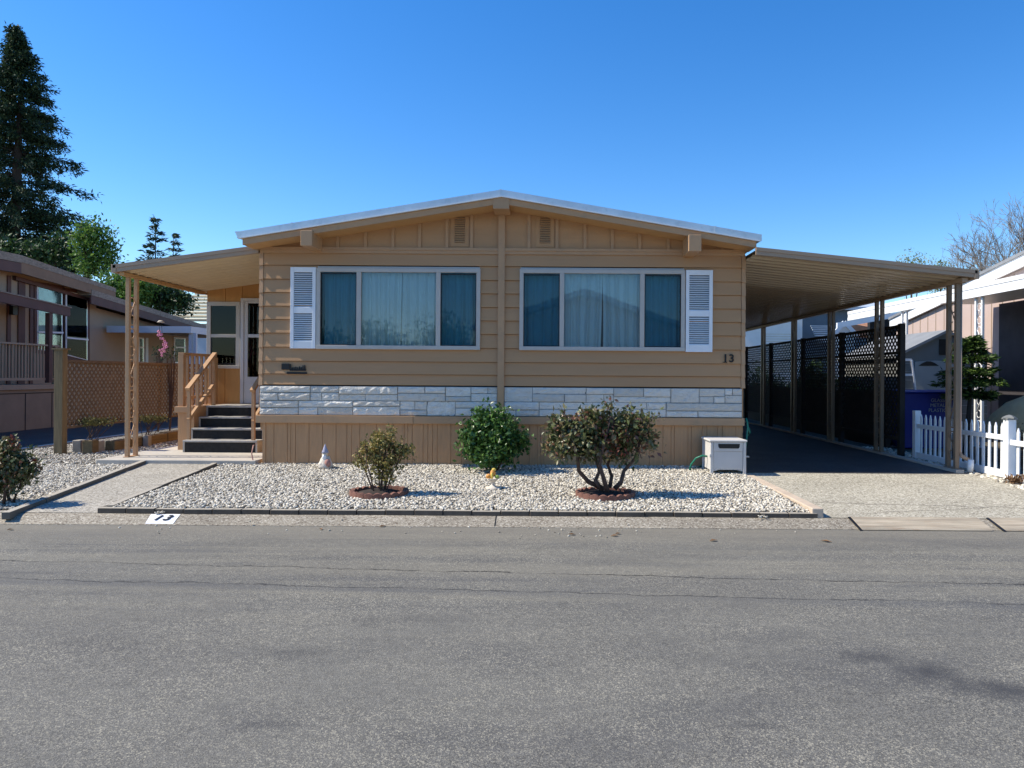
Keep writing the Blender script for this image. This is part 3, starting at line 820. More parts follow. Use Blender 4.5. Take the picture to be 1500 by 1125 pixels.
def course(x0, x1, z0, z1):
    x, h = x0, z1 - z0
    kind = 0
    while x < x1 - 0.02:
        w = random.uniform(0.36, 0.9)
        if x + w > x1 - 0.25: w = x1 - x
        k = random.choice((1, 1, 2, 2, 3, 0))
        if k == 0: stone(x, x + min(w, 0.42) if x + w < x1 else x + w, z0, z1); w = min(w, 0.42) if x + w < x1 else w
        elif k == 1:
            s = z0 + h * random.choice((0.34, 0.5, 0.62)); stone(x, x + w, z0, s); stone(x, x + w, s, z1)
        elif k == 2:
            s = z0 + h * random.choice((0.45, 0.55)); q = x + w * random.uniform(0.3, 0.65)
            stone(x, x + w, s, z1); stone(x, q, z0, s); stone(q, x + w, z0, s)
        else:
            s = z0 + h * random.choice((0.4, 0.55)); q = x + w * random.uniform(0.35, 0.65)
            stone(x, q, s, z1); stone(q, x + w, s, z1); stone(x, x + w, z0, s)
        x += w
for a, b in ((XL + 0.005, -0.749), (-0.651, XR - 0.03)):
    course(a, b, 0.722, 0.936)
    course(a, b, 0.936, 1.152)
st.build("stone_facing", M['stone'], stones)
sk = MB().box(XL - 0.04, -1.99, -0.055, 0.06, 0.605, 0.718).box(-1.986, XR + 0.0, -0.052, 0.06, 0.605, 0.717)
sk.build("skirt_cap", M['trim'], house, bevel=0.004)
# grooved skirt
prof, x = [], XL + 0.06
while x < XR - 0.03:
    w = random.choice((0.04, 0.06, 0.11, 0.19, 0.24, 0.15))
    prof += [(x, 0.0), (min(x + w, XR - 0.02), 0.0), (min(x + w, XR - 0.02) + 0.001, 0.008), (min(x + w, XR - 0.02) + 0.007, 0.008)]
    x += w + 0.010
sk2 = MB().ribbon(prof, 'z', -0.12, 0.606)
sk2.box(XL + 0.05, XR - 0.02, 0.014, 0.08, -0.15, 0.60)
sk2.box(XL + 0.05, XL + 0.09, -0.015, 16, -0.15, 0.604).box(XR - 0.06, XR - 0.02, 0.08, 16, -0.15, 0.6)
sk2.build("skirt", M['skirt'], house)
# windows
def window(x0, x1, mull, label):
    z0, z1, w = 1.700, 2.897, 0.058
    cx = (x0 + x1) / 2
    fr = MB()
    fr.box(x0, x1, -0.045, 0.04, z1 - w, z1).box(x0 + 0.01, x1 - 0.01, -0.012, 0.04, z1 + 0.001, z1 + 0.03).box(x0, x1, -0.05, 0.04, z0, z0 + w)
    fr.box(x0, x0 + w, -0.046, 0.04, z0 + w, z1 - w).box(x1 - w, x1, -0.046, 0.04, z0 + w, z1 - w)
    for a, b in mull:
        fr.box(a, b, -0.044, 0.03, z0 + w, z1 - w)
    win = fr.build("window", M['frame'], house, bevel=0.004)
    win["label"] = label
    xs = [x0 + w, mull[0][0], mull[0][1], mull[1][0], mull[1][1], x1 - w]
    MB().box(xs[2], xs[3], -0.012, -0.006, z0 + w, z1 - w).build("pane", M['glass'], win)
    for a, b in ((xs[0], xs[1]), (xs[4], xs[5])):
        MB().box(a, b, -0.010, -0.004, z0 + w, z1 - w).build("screened_pane", M['screenglass'], win)
        s = MB()
        t = 0.014
        s.box(a, b, -0.026, -0.011, z1 - w - 0.03, z1 - w - 0.03 + t).box(a, b, -0.026, -0.011, z0 + w + 0.004, z0 + w + t)
        s.box(a, a + t, -0.026, -0.011, z0 + w + t, z1 - w - 0.03).box(b - t, b, -0.026, -0.011, z0 + w + t, z1 - w - 0.03)
        s.build("screen_frame", M['black'], win)
    return win, xs
def curtain(win, x0, x1, split=None, slit=0.0):
    for (a, b, side) in (((x0, split, 0), (split, x1, 1)) if split else ((x0, x1, 2),)):
        n = int((b - a) / 0.008)
        rows = [2.86, 2.78, 2.6, 2.3, 2.0, 1.72]
        vs, fs = [], []
        ph = random.uniform(0, 6)
        for j, z in enumerate(rows):
            for i in range(n + 1):
                x = a + (b - a) * i / n
                pinch = 0.6 if j < 2 else 1.0
                y = 0.10 + pinch * (0.034 * math.sin(x * 44 + ph + 0.5 * math.sin(x * 7)) + 0.014 * math.sin(x * 91 + 1.7 * ph + 0.1 * j)) + 0.006 * math.sin(x * 23 + j)
                xx = x + 0.006 * math.sin(z * 3 + x * 9)
                t = (2.86 - z) / 1.14
                if side == 0: xx -= slit * t * (i / n)
                if side == 1: xx += slit * t * (1 - i / n)
                vs.append((xx, y, z))
        for j in range(len(rows) - 1):
            for i in range(n):
                fs.append((j * (n + 1) + i, j * (n + 1) + i + 1, (j + 1) * (n + 1) + i + 1, (j + 1) * (n + 1) + i))
        MB().add(vs, fs).build("curtain", M['curtain'], win, smooth=True)
w1, xs1 = window(*WIN[0], ((-2.838, -2.77), (-1.665, -1.597)), "wide front window left of the centre trim, white shutter on its left")
curtain(w1, xs1[0] - 0.02, xs1[5] + 0.02, -2.2, 0.0)
w2, xs2 = window(*WIN[1], ((0.162, 0.229), (1.348, 1.415)), "wide front window right of the centre trim, curtains parted a crack at the middle")
curtain(w2, xs2[0] - 0.02, xs2[5] + 0.02, 0.80, 0.02)
def shutter(x0, x1, z0, z1, label):
    s = MB()
    w = 0.05
    y0, y1 = -0.048, -0.018
    zm = z0 + (z1 - z0) * 0.47
    s.box(x0, x0 + w, y0, y1, z0, z1).box(x1 - w, x1, y0, y1, z0, z1)
    s.box(x0 + w, x1 - w, y0 + 0.002, y1, z1 - 0.075, z1).box(x0 + w, x1 - w, y0 + 0.002, y1, z0, z0 + 0.11).box(x0 + w, x1 - w, y0 + 0.002, y1, zm - 0.045, zm + 0.045)
    sh = s.build("shutter", M['white'], house, bevel=0.003)
    sh["label"] = label
    MB().box(x0 + w, x1 - w, y1 - 0.004, y1 - 0.001, z0 + 0.111, zm - 0.046).box(x0 + w, x1 - w, y1 - 0.004, y1 - 0.001, zm + 0.046, z1 - 0.076).build("backing", M['bluewall'], sh)  # dark colour stands in for the shade between the white slats
    l = MB()
    for a, b in ((z0 + 0.11, zm - 0.045), (zm + 0.045, z1 - 0.075)):
        n = int((b - a) / 0.031)
        for k in range(n):
            z = a + (b - a) * k / n
            l.prism([(y0 + 0.006, z + 0.001), (y0 + 0.008, z - 0.003), (y1 - 0.008, z + 0.011), (y1 - 0.008, z + 0.015)], 'x', x0 + w + 0.001, x1 - w - 0.001)
    l.build("slats", M['white'], sh)
shutter(-3.812, -3.438, 1.705, 2.905, "white louvred shutter left of the left window")
shutter(2.025, 2.42, 1.69, 2.90, "white louvred shutter right of the right window")
# house number 13
p = at(1066.5, 525.5, 0)
hn = text_mesh("house_number", "13", 0.165, M['numeral'], house, Matrix.Translation((p.x, -0.030, p.z)) @ Matrix.Rotation(R_(90), 4, 'X'), 0.004, 0, 1.1, 0.004)
srf = MB().box(p.x - 0.086, p.x - 0.020, -0.035, -0.028, p.z - 0.060, p.z - 0.049)
srf.build("serif", M['numeral'], hn)

# porch room set back on the left
YP = 2.65
PX0 = -6.28
prw = MB()
prw.ribbon([(PX0, YP), (-5.95, YP), (-5.948, YP + 0.01), (-5.94, YP + 0.01), (-5.938, YP), (-5.64, YP), (-5.638, YP + 0.01), (-5.63, YP + 0.01), (-5.628, YP), (-4.28, YP)], 'z', 0.05, 3.25)
prw.box(PX0, -4.28, YP + 0.012, YP + 0.1, 0.05, 3.0).box(PX0, PX0 + 0.08, YP + 0.1, 12, 0.05, 2.85)
prw.build("porch_room_wall", M['ply'], house)
q0, q1 = at(303, 442, YP), at(352, 540, YP)
pw = MB()
x0, x1, z1, z0 = q0.x + 0.01, q1.x, q0.z, q1.z
w = 0.075
zm = at(330, 492, YP).z
pw.box(x0, x1, YP - 0.03, YP - 0.001, z1 - w, z1).box(x0, x1, YP - 0.04, YP - 0.001, z0, z0 + 0.06).box(x0, x0 + w, YP - 0.03, YP - 0.001, z0 + 0.06, z1 - w).box(x1 - w, x1, YP - 0.03, YP - 0.001, z0 + 0.06, z1 - w).box(x0 + w, x1 - w, YP - 0.026, YP - 0.001, zm - 0.03, zm + 0.03)
pwin = pw.build("porch_window", M['frame'], house, bevel=0.004)
MB().box(x0 + w, x1 - w, YP - 0.014, YP - 0.010, z0 + 0.06, z1 - w).build("pane", M['doorglass'], pwin)
MB().box(x0 + w, x1 - w, YP - 0.008, YP - 0.002, z0 + 0.06, z1 - w).build("backing", M['dark'], pwin)
s = MB()
for a, b in ((x0 + w, x0 + w + 0.02), (x1 - w - 0.02, x1 - w)): s.box(a, b, YP - 0.02, YP - 0.0145, z0 + 0.06, zm - 0.03)
s.box(x0 + w, x1 - w, YP - 0.02, YP - 0.0145, z0 + 0.06, z0 + 0.10)
s.build("sash", M['black'], pwin)
dx0, dz1, dz0 = at(354, 437, YP).x, at(354, 437, YP).z, 0.78
dr = MB()
dr.box(dx0, dx0 + 0.06, YP - 0.05, YP - 0.001, dz0, dz1).box(dx0 + 0.06, dx0 + 0.92, YP - 0.05, YP - 0.001, dz1 - 0.06, dz1).box(dx0 + 0.92, dx0 + 0.98, YP - 0.05, YP - 0.001, dz0, dz1)
door = dr.build("front_door", M['bluedoor'], house, bevel=0.004)
d1, d2, d3 = at(366, 492, YP).z, at(366, 552, YP).z, at(366, 446, YP).z
MB().box(dx0 + 0.062, dx0 + 0.918, YP - 0.035, YP - 0.002, dz0, d2).box(dx0 + 0.062, dx0 + 0.13, YP - 0.035, YP - 0.002, d2, dz1 - 0.061).box(dx0 + 0.85, dx0 + 0.918, YP - 0.035, YP - 0.002, d2, dz1 - 0.061).box(dx0 + 0.13, dx0 + 0.85, YP - 0.035, YP - 0.002, d1 - 0.03, d1 + 0.03).box(dx0 + 0.13, dx0 + 0.85, YP - 0.035, YP - 0.002, d3 + 0.02, dz1 - 0.061).build("door_leaf", M['bluedoor'], door, bevel=0.004)
MB().box(dx0 + 0.13, dx0 + 0.85, YP - 0.020, YP - 0.016, d2, d3 + 0.02).build("pane", M['doorglass'], door)
MB().box(dx0 + 0.13, dx0 + 0.85, YP - 0.012, YP - 0.003, d2, d3 + 0.02).build("backing", M['dark'], door)
MB().box(dx0 + 0.20, dx0 + 0.78, YP - 0.040, YP - 0.0355, dz0 + 0.14, d2 - 0.1).build("kick_panel", M['bluedoor'], door, bevel=0.006)

# plaque on the wall
pq = thing("wall_plaque", at(431, 541, -0.03), "black metal plaque with spiky silhouette fixed low on the tan siding beside the steps", "plaque")
a, b = at(412.3, 532.5, -0.03), at(424, 541.5, -0.03)
MB().box(a.x, b.x, -0.034, -0.018, b.z, a.z).build("square_block", M['black'], pq, bevel=0.003)
sp_ = MB()
a, b = at(424.5, 541, -0.03), at(448, 544.5, -0.03)
sp_.box(a.x, b.x, -0.032, -0.020, b.z + 0.012, a.z)
for k in range(9):
    x = a.x + (b.x - a.x) * (k + 0.4) / 9
    h = (0.08, 0.03, 0.035, 0.04, 0.03, 0.045, 0.035, 0.06, 0.065)[k]
    sp_.prism([(x - 0.011, a.z - 0.004), (x + 0.011, a.z - 0.004), (x + 0.004, a.z + h), (x - 0.006, a.z + h)], 'y', -0.032, -0.020)
sp_.build("silhouette", M['black'], pq)
a, b = at(420, 544.5, -0.03), at(449.5, 547.8, -0.03)
MB().box(a.x, b.x, -0.033, -0.019, b.z, a.z).build("base_bar", M['black'], pq, bevel=0.003)

# ------------------------------------------------------------------ porch awning and carport
def pans(x0, z0, x1, z1, y0, y1, pitch, m, parent, name="roof_panel", rib=0.012):
    """ribbed metal roof pans running from x0 to x1, repeated along y"""
    mb = MB()
    prof, y = [], y0
    while y < y1 - 0.01:
        prof += [(y, 0.0), (y + pitch * 0.30, 0.0), (y + pitch * 0.36, 0.010), (y + pitch * 0.44, 0.010), (y + pitch * 0.50, 0.0), (y + pitch * 0.74, 0.0), (y + pitch * 0.80, -rib), (y + pitch * 0.92, -rib), (y + pitch * 0.98, 0.0)]
        y += pitch
    n = len(prof)
    vs = [(x0, p[0], z0 + p[1]) for p in prof] + [(x1, p[0], z1 + p[1]) for p in prof]
    mb.add(vs, [(i, i + 1, n + i + 1, n + i) for i in range(n - 1)])
    dz = 0.05
    mb.add([(x0, y0, z0 + dz), (x1, y0, z1 + dz), (x1, y, z1 + dz), (x0, y, z0 + dz)], [(0, 1, 2, 3)])
    return mb.build(name, m, parent)

def scroll_post(name, parent, x, y, z0, z1, m, sep=0.20, bw=0.05, label=None):
    pb = MB().box(x - bw / 2, x + bw / 2, y - sep / 2 - bw / 2, y - sep / 2 + bw / 2, z0, z1).box(x - bw / 2, x + bw / 2, y + sep / 2 - bw / 2, y + sep / 2 + bw / 2, z0, z1)
    pb.box(x - bw / 2 - 0.015, x + bw / 2 + 0.015, y - sep / 2 - bw / 2 - 0.02, y + sep / 2 + bw / 2 + 0.02, z0, z0 + 0.012)
    po = pb.build(name, m, parent, bevel=0.004)
    sc = MB()
    r = (sep - bw) / 2 - 0.008
    zc = z0 + 0.12
    k = 0
    while zc + 0.5 < z1:
        s = 1 if k % 2 == 0 else -1
        pts = []
        for t in np.linspace(-0.5, 1.15, 10): pts.append((x, y + s * r * math.cos(math.pi * t) * 0.9, zc + r + r * math.sin(math.pi * t + math.pi)))
        pts2 = [(x, y - s * r * 0.9, zc + 0.05 + r), (x, y + s * r * 0.9, zc + 0.36)]
        sc.tube(pts, 0.008, 5)
        sc.tube(pts2, 0.008, 5)
        pts = [(x, y - q[1] + y, 2 * (zc + 0.21) - q[2]) for q in pts]
        sc.tube(pts, 0.008, 5)
        zc += 0.47
        k += 1
    if sc.v: sc.build("scrollwork", m, po, smooth=True)
    return po

porch = thing("porch_awning", (-5.4, 1.4, 0.055), "tan ribbed metal porch awning over the steps, held by one scrolled post", "awning")
Z_IN, Z_OUT = 3.13, 2.83
pans(-6.40, Z_OUT, -4.29, Z_IN, 0.028, 3.2, 0.21, M['awning'], porch)
g = MB()
for (y0, y1, t0, t1) in ((-0.022, 0.026, 0.10, 0.045), (-0.012, 0.026, 0.044, -0.015)):
    g.add([(-6.45, y0, Z_OUT + t1), (-4.30, y0, Z_IN + t1), (-4.30, y0, Z_IN + t0), (-6.45, y0, Z_OUT + t0), (-6.45, y1, Z_OUT + t1), (-4.30, y1, Z_IN + t1), (-4.30, y1, Z_IN + t0), (-6.45, y1, Z_OUT + t0)],
          [(0, 1, 2, 3), (4, 7, 6, 5), (0, 4, 5, 1), (3, 2, 6, 7), (0, 3, 7, 4), (1, 5, 6, 2)])
g.build("front_fascia", M['fasciametal'], porch)
MB().box(-6.475, -6.40, -0.022, 12, Z_OUT - 0.02, Z_OUT + 0.10).build("gutter", M['fasciametal'], porch, bevel=0.006)
MB().box(-6.38, -6.31, 0.03, YP - 0.005, Z_OUT - 0.055, Z_OUT - 0.002).build("beam", M['soffit'], porch, bevel=0.004)
scroll_post("post", porch, -6.345, 0.32, 0.055, Z_OUT - 0.056, M['trim'], 0.22, 0.055)

carport = thing("carport", (4.5, 5, 0), "long tan metal carport right of the house with glossy ribbed ceiling and scrolled posts", "carport")
CI, CO = 3.07, 2.765
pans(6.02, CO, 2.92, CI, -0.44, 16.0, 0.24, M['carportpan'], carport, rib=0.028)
g = MB()
for (y0, y1, t0, t1) in ((-0.50, -0.442, 0.095, 0.045), (-0.488, -0.442, 0.044, -0.012)):
    g.add([(6.06, y0, CO + t1), (2.93, y0, CI + t1), (2.93, y0, CI + t0), (6.06, y0, CO + t0), (6.06, y1, CO + t1), (2.93, y1, CI + t1), (2.93, y1, CI + t0), (6.06, y1, CO + t0)],
          [(0, 3, 2, 1), (4, 5, 6, 7), (0, 1, 5, 4), (3, 7, 6, 2), (0, 4, 7, 3), (1, 2, 6, 5)])
g.build("front_fascia", M['fasciametal'], carport)
MB().box(6.02, 6.09, -0.50, 16, CO - 0.03, CO + 0.095).build("gutter", M['fasciametal'], carport, bevel=0.006)
MB().box(5.89, 5.97, -0.42, 15.9, CO - 0.065, CO - 0.002).build("beam", M['fasciametal'], carport, bevel=0.004)
for k, y in enumerate((-0.11, 2.30, 4.55, 6.9, 9.45, 12.0)):
    scroll_post("post", carport, 5.93, y, 0.012, CO - 0.066, M['postbrown'], 0.22, 0.06)
ds = MB().tube([(5.985, -0.20, CO - 0.02), (5.985, -0.20, 0.26), (6.0, -0.24, 0.20), (6.07, -0.30, 0.15)], 0.028, 10)
dsp = ds.build("downspout", M['fasciametal'], carport, smooth=True)
MB().tube([(6.075, -0.32, -0.02), (6.085, -0.32, 0.16)], [0.04, 0.042], 12).build("drain_pipe", M['pvc'], dsp, smooth=True)

# ------------------------------------------------------------------ porch steps, platform, railings
steps = thing("porch_steps", (-5.3, 1.2, 0.055), "four dark porch steps with pale nosings, tan platform and handrails", "steps")
SX0, SX1 = -5.88, -4.68
for k in range(4):
    y0 = 0.95 + 0.27 * k
    zt_ = 0.25 + 0.175 * k
    zb = 0.055 if k == 0 else zt_ - 0.175
    MB().box(SX0 + 0.03, SX1 - 0.03, y0 + 0.02, y0 + 0.05, zb, zt_ - 0.03).build("riser", M['riser'], steps)
    yb = y0 + 0.30 if k < 3 else YP - 0.06
    t = MB().box(SX0, SX1, y0, yb, zt_ - 0.03, zt_)
    t.build("tread", M['tread'], steps, bevel=0.005)
for x in (SX0, SX1 - 0.028):
    ss = MB().prism([(0.962, 0.055), (2.045, 0.055), (2.045, 0.743), (1.772, 0.743), (1.772, 0.568), (1.502, 0.568), (1.502, 0.393), (1.232, 0.393), (1.232, 0.218), (0.962, 0.218)], 'x', x, x + 0.028)
    ss.build("stringer", M['pad'], steps)
MB().box(-6.15, SX0 - 0.002, 1.34, YP - 0.01, 0.055, 0.675).build("platform_skirt", M['skirt'], steps)
MB().box(SX1 + 0.002, -4.30, 1.75, YP - 0.06, 0.055, 0.70).build("landing_skirt", M['skirt'], steps)
MB().box(-6.19, SX0 - 0.002, 1.30, YP - 0.06, 0.675, 0.775).build("platform_cap", M['trim'], steps, bevel=0.006)
MB().box(SX1 + 0.002, -4.3, 1.75, YP - 0.06, 0.70, 0.775).build("landing_board", M['tread'], steps)
# landing rail along the outer edge
lr = MB().box(-6.160, -6.070, 1.36, YP - 0.05, 1.63, 1.675).box(-6.140, -6.090, 1.41, YP - 0.05, 0.90, 0.945)
lrail = lr.build("landing_rail", M['trim'], steps, bevel=0.003)
MB().box(-6.165, -6.075, 1.36, 1.45, 0.775, 1.63).build("newel", M['trim'], lrail, bevel=0.004)
for k in range(6):
    y = 1.56 + k * 0.17
    MB().box(-6.135, -6.095, y, y + 0.04, 0.775, 1.63).build("baluster", M['trim'], lrail)
MB().box(-6.100, -6.055 , YP - 0.14, YP - 0.05, 0.775, 1.62).build("newel", M['trim'], lrail)
def stair_rail(x, ya, za, yb, zb, nb, name):
    s = (zb - za) / (yb - ya)
    r = MB().bar((x, ya, za), (x, yb, zb), 0.075, 0.045)
    ro = r.build(name, M['trim'], steps, bevel=0.004)
    MB().bar((x, ya + 0.04, za - 0.50), (x, yb, zb - 0.52), 0.045, 0.06).build("lower_rail", M['trim'], ro)
    for k in range(nb):
        y = ya + 0.06 + (yb - ya - 0.1) * k / (nb - 1)
        zf = 0.25 + 0.175 * max(0, min(3, int((y - 0.95) / 0.27)))
        zb_ = za + (y - ya) * s - 0.02
        low = zf if k in (0, nb - 1) else zb_ - 0.52
        w = 0.05 if k in (0, nb - 1) else 0.04
        MB().box(x - w / 2, x + w / 2, y - w / 2, y + w / 2, low, zb_).build("baluster", M['trim'], ro)
stair_rail(-5.84, 1.02, 1.07, 2.0, 1.68, 4, "handrail")
stair_rail(-4.775, 0.98, 1.05, 1.95, 1.66, 4, "handrail")
# a low hook of cable and a little red tap guard at the corner
oc = MB().tube([(-4.30, -0.03, 0.30), (-4.34, -0.05, 0.27), (-4.36, -0.06, 0.15), (-4.33, -0.07, 0.02), (-4.28, -0.09, -0.01)], 0.009, 6)
tag(oc.build("cable", M['figpink'], smooth=True), "thin reddish cable hanging at the corner of the skirt beside the bottom step", "cable")

# wind chime with pink flowers hanging from the awning gutter
wcx = at(235.5, 472, 0.9)
chime = thing("wind_chime", (wcx.x, 0.9, Z_OUT - 0.02), "hanging wind chime with pale cap and strands of pink flowers under the porch awning", "wind chime")
MB().lathe([(0.006, 0.03), (0.03, 0.025), (0.055, 0.0), (0.05, -0.004), (0.004, 0.004)], (wcx.x, 0.9, wcx.z), 14).build("cap", M['figure'], chime, smooth=True)
MB().tube([(wcx.x, 0.9, Z_OUT - 0.02), (wcx.x, 0.9, wcx.z)], 0.002, 4).build("cord", M['black'], chime)
fm = MB()
for (px, py, s) in ((233, 486, .03), (236, 490, .03), (232, 491, .025), (236, 496, .025), (239, 496, .02), (241, 500, .025), (243, 503, .03), (240, 505, .028), (244, 508, .028), (241, 510, .026), (238, 512, .022), (234, 513, .02), (237, 517, .024), (241, 515, .02), (237, 521, .02)):
    p = at(px, py, 0.9 + random.uniform(-0.05, 0.05))
    for k in range(5):
        a = k * 1.2566 + px
        fm.ball(p + Vector((math.cos(a), 0.3 * math.sin(2 * a), math.sin(a))) * s * 0.6, s * 0.5, s * 0.25, s * 0.42, 6, 4)
fm.build("flowers", M['pink'], chime, smooth=True)
tm = MB()
for (pa, pb) in (((234, 474), (234, 492)), ((236, 474), (241, 512)), ((237, 474), (238, 520)), ((233, 474), (236, 514))):
    tm.tube([at(*pa, 0.9), at(*pb, 0.9)], 0.0018, 4)
tm.build("strings", M['black'], chime)

# ------------------------------------------------------------------ foliage helpers
def leaves(P, size, aspect=0.5, up=0.3, spread=1.0, dirs=None):
    """one folded diamond leaf per point"""
    n = len(P)
    d = rng.normal(0, 1, (n, 3)) * spread
    if dirs is not None: d = d * 0.6 + dirs
    d[:, 2] += up * rng.normal(0.2, 0.6, n)
    d /= np.linalg.norm(d, axis=1)[:, None] + 1e-9
    u = rng.normal(0, 1, (n, 3)); u[:, 2] += 0.8
    r = np.cross(d, u); r /= np.linalg.norm(r, axis=1)[:, None] + 1e-9
    nn = np.cross(r, d)
    s = size * rng.uniform(0.6, 1.25, n)[:, None]
    w = s * aspect * 0.5
    V = np.stack([P, P + d * s * 0.45 + r * w + nn * s * 0.10, P + d * s, P + d * s * 0.45 - r * w + nn * s * 0.10], 1)
    F = np.stack([np.stack([np.zeros(n), np.ones(n), np.full(n, 2)], 1), np.stack([np.zeros(n), np.full(n, 2), np.full(n, 3)], 1)], 1) + (np.arange(n) * 4)[:, None, None]
    return V.reshape(-1, 3), F.reshape(-1, 3).astype(int)

def blob_points(blobs, n, shell=0.45):
    """points spread through ellipsoid blobs, denser towards their outside; blobs: (x,y,z,rx,ry,rz)"""
    B = np.array(blobs, float)
    vol = B[:, 3] * B[:, 4] * B[:, 5]
    idx = rng.choice(len(B), n, p=vol / vol.sum())
    u = rng.normal(0, 1, (n, 3)); u /= np.linalg.norm(u, axis=1)[:, None]
    r = (shell + (1 - shell) * rng.random(n))[:, None] * (rng.random((n, 1)) ** 0.25)
    return B[idx, :3] + u * r * B[idx, 3:6], u

# ------------------------------------------------------------------ shrubs in the front bed
def shrub(name, base, blobs, n, size, aspect, lm, stems, label, cat, stem_r=0.012, extra=None, shell=0.4, clump=26):
    t = thing(name, base, label, cat)
    cp, _ = blob_points(blobs, max(20, n // clump), shell)
    P = np.repeat(cp, clump, 0) + rng.normal(0, size * 0.9, (len(cp) * clump, 3))
    P = P[P[:, 2] > base[2] + 0.02]
    V, F = leaves(P, size, aspect)
    npmesh("foliage", V, F, lm, t)
    s = MB()
    for pts, r0 in stems:
        m = len(pts)
        s.tube(pts, [r0 * (1 - 0.6 * i / (m - 1)) for i in range(m)], 7)
    # twigs reaching to the clumps
    ends = [Vector(p[-1]) for p, _ in stems]
    for c in cp[:: max(1, len(cp) // 60)]:
        c = Vector(c)
        e = min(ends, key=lambda q: (q - c).length)
        s.tube([e, (e + c) / 2 + Vector((0, 0, -0.02)), c], [stem_r * 0.5, stem_r * 0.4, stem_r * 0.2], 5)
    s.build("stems", M['stem'], t, smooth=True)
    if extra is not None: extra(t)
    return t

def Lx(px, py, d): return at(px, py, d - DIST)
def blobs_px(items, d, ry=0.8):
    out = []
    for (px, py, rx, rz, dy) in items:
        p = Lx(px, py, d + dy)
        k = (d + dy) / FPX
        out.append((p.x, p.y, p.z, rx * k, max(rx, rz) * k * ry, rz * k))
    return out

# glossy round shrub by the wall
d = 10.35
bl = blobs_px([(722, 632, 36, 34, 0), (700, 650, 28, 28, -0.1), (745, 645, 28, 30, -0.1), (722, 660, 42, 22, -0.1), (715, 612, 24, 16, 0.05), (740, 612, 16, 14, 0), (765, 645, 12, 10, 0), (690, 632, 16, 16, 0), (705, 676, 14, 10, -0.3)], d)
b0 = Lx(722, 684, d)
shrub("shrub", (b0.x, b0.y, 0.0), bl, 7600, 0.068, 0.6, M['leaf_glossy'],
      [([(b0.x + dx * 0.3, b0.y, 0), (b0.x + dx * 0.7, b0.y, 0.15), (b0.x + dx, b0.y, 0.35)], 0.016) for dx in (-0.25, -0.1, 0.05, 0.2)],
      "dense round glossy green shrub against the skirt at the middle of the house", "shrub")
# small airy rose on the left
d = 8.53
bl = blobs_px([(562, 650, 26, 24, 0), (540, 660, 22, 20, 0), (585, 660, 20, 22, 0), (560, 680, 34, 20, 0), (530, 675, 12, 12, 0.05), (600, 660, 10, 12, 0), (572, 632, 14, 9, 0), (520, 665, 8, 8, 0), (555, 640, 12, 12, 0.1), (560, 698, 26, 10, 0)], d)
cx, cy = RING_A
shrub("rose_bush", (cx, cy, -0.06), bl, 3000, 0.040, 0.6, M['leaf_small'],
      [([(cx + dx * 0.3, cy + dy, -0.06), (cx + dx * 0.6, cy + dy, 0.12), (cx + dx, cy + dy * 1.5, 0.32), (cx + dx * 1.2, cy, 0.5)], 0.011) for dx, dy in ((-0.22, 0.02), (-0.12, -0.08), (-0.03, 0.06), (0.06, -0.05), (0.14, 0.05), (0.22, -0.02), (0.02, 0.1), (0.1, 0.09))],
      "small airy yellow-green rose bush in the left scalloped ring", "bush", 0.008, shell=0.15, clump=20)
# large rose on the right
d = 8.5
bl = blobs_px([(845, 640, 26, 24, 0), (820, 628, 20, 18, 0.05), (872, 620, 24, 24, 0), (905, 630, 28, 26, 0), (925, 620, 20, 20, 0), (940, 640, 16, 18, 0), (830, 655, 22, 14, -0.1), (870, 655, 30, 20, 0), (910, 655, 24, 16, 0.1), (815, 605, 11, 10, 0), (955, 612, 8, 10, 0), (865, 600, 10, 8, 0), (893, 605, 10, 10, 0), (894, 583, 5, 6, 0), (897, 592, 7, 5, 0), (808, 650, 10, 8, 0), (957, 648, 8, 8, 0.05)], d)
cx, cy = RING_B
def red_tips(t):
    # loose shoots that break the outline
    P, s = [], MB()
    for (px, py, qx, qy) in ((894, 581, 896, 612), (888, 590, 894, 615), (808, 606, 828, 628), (822, 598, 832, 622), (866, 597, 868, 620), (918, 602, 914, 625), (938, 606, 930, 630), (956, 608, 942, 632), (963, 640, 944, 648), (960, 655, 940, 655), (802, 640, 822, 646), (798, 655, 822, 658), (812, 668, 838, 664), (940, 672, 930, 655), (850, 600, 852, 625)):
        a, b = Lx(px, py, 8.5 + random.uniform(-0.15, 0.15)), Lx(qx, qy, 8.5)
        root = min((Lx(835, 642, 8.4), Lx(860, 632, 8.5), Lx(895, 612, 8.4), Lx(940, 642, 8.5), Lx(915, 622, 8.7), Lx(870, 662, 8.5), Lx(885, 650, 8.4)), key=lambda q: (q - b).length)
        s.tube([root, b, (a + b) / 2 + Vector((0.01, 0, 0.01)), a], [0.011, 0.008, 0.006, 0.003], 5)
        for k in range(26):
            u = random.random() ** 0.7
            P.append(np.array(b + (a - b) * u) + rng.normal(0, 0.028, 3))
    V, F = leaves(np.array(P), 0.066, 0.55)
    npmesh("foliage", V, F, M['leaf_rose'], t)
    s.tube([Lx(835, 642, 8.4), Lx(860, 632, 8.5), Lx(870, 662, 8.5), Lx(885, 650, 8.4), Lx(895, 612, 8.4), Lx(915, 622, 8.7), Lx(940, 642, 8.5)], 0.008, 5)
    s.build("twigs", M['stem'], t)
    P, _ = blob_points(blobs_px([(806, 603, 5, 4, 0), (866, 598, 7, 5, 0), (835, 613, 6, 4, 0), (905, 640, 50, 30, 0.1), (960, 643, 8, 8, 0), (935, 660, 8, 8, 0), (812, 625, 6, 8, -0.1), (956, 615, 4, 5, 0)], 8.5), 300, 0.9)
    V, F = leaves(P, 0.055, 0.55)
    npmesh("red_young_leaves", V, F, M['leaf_redtip'], t)
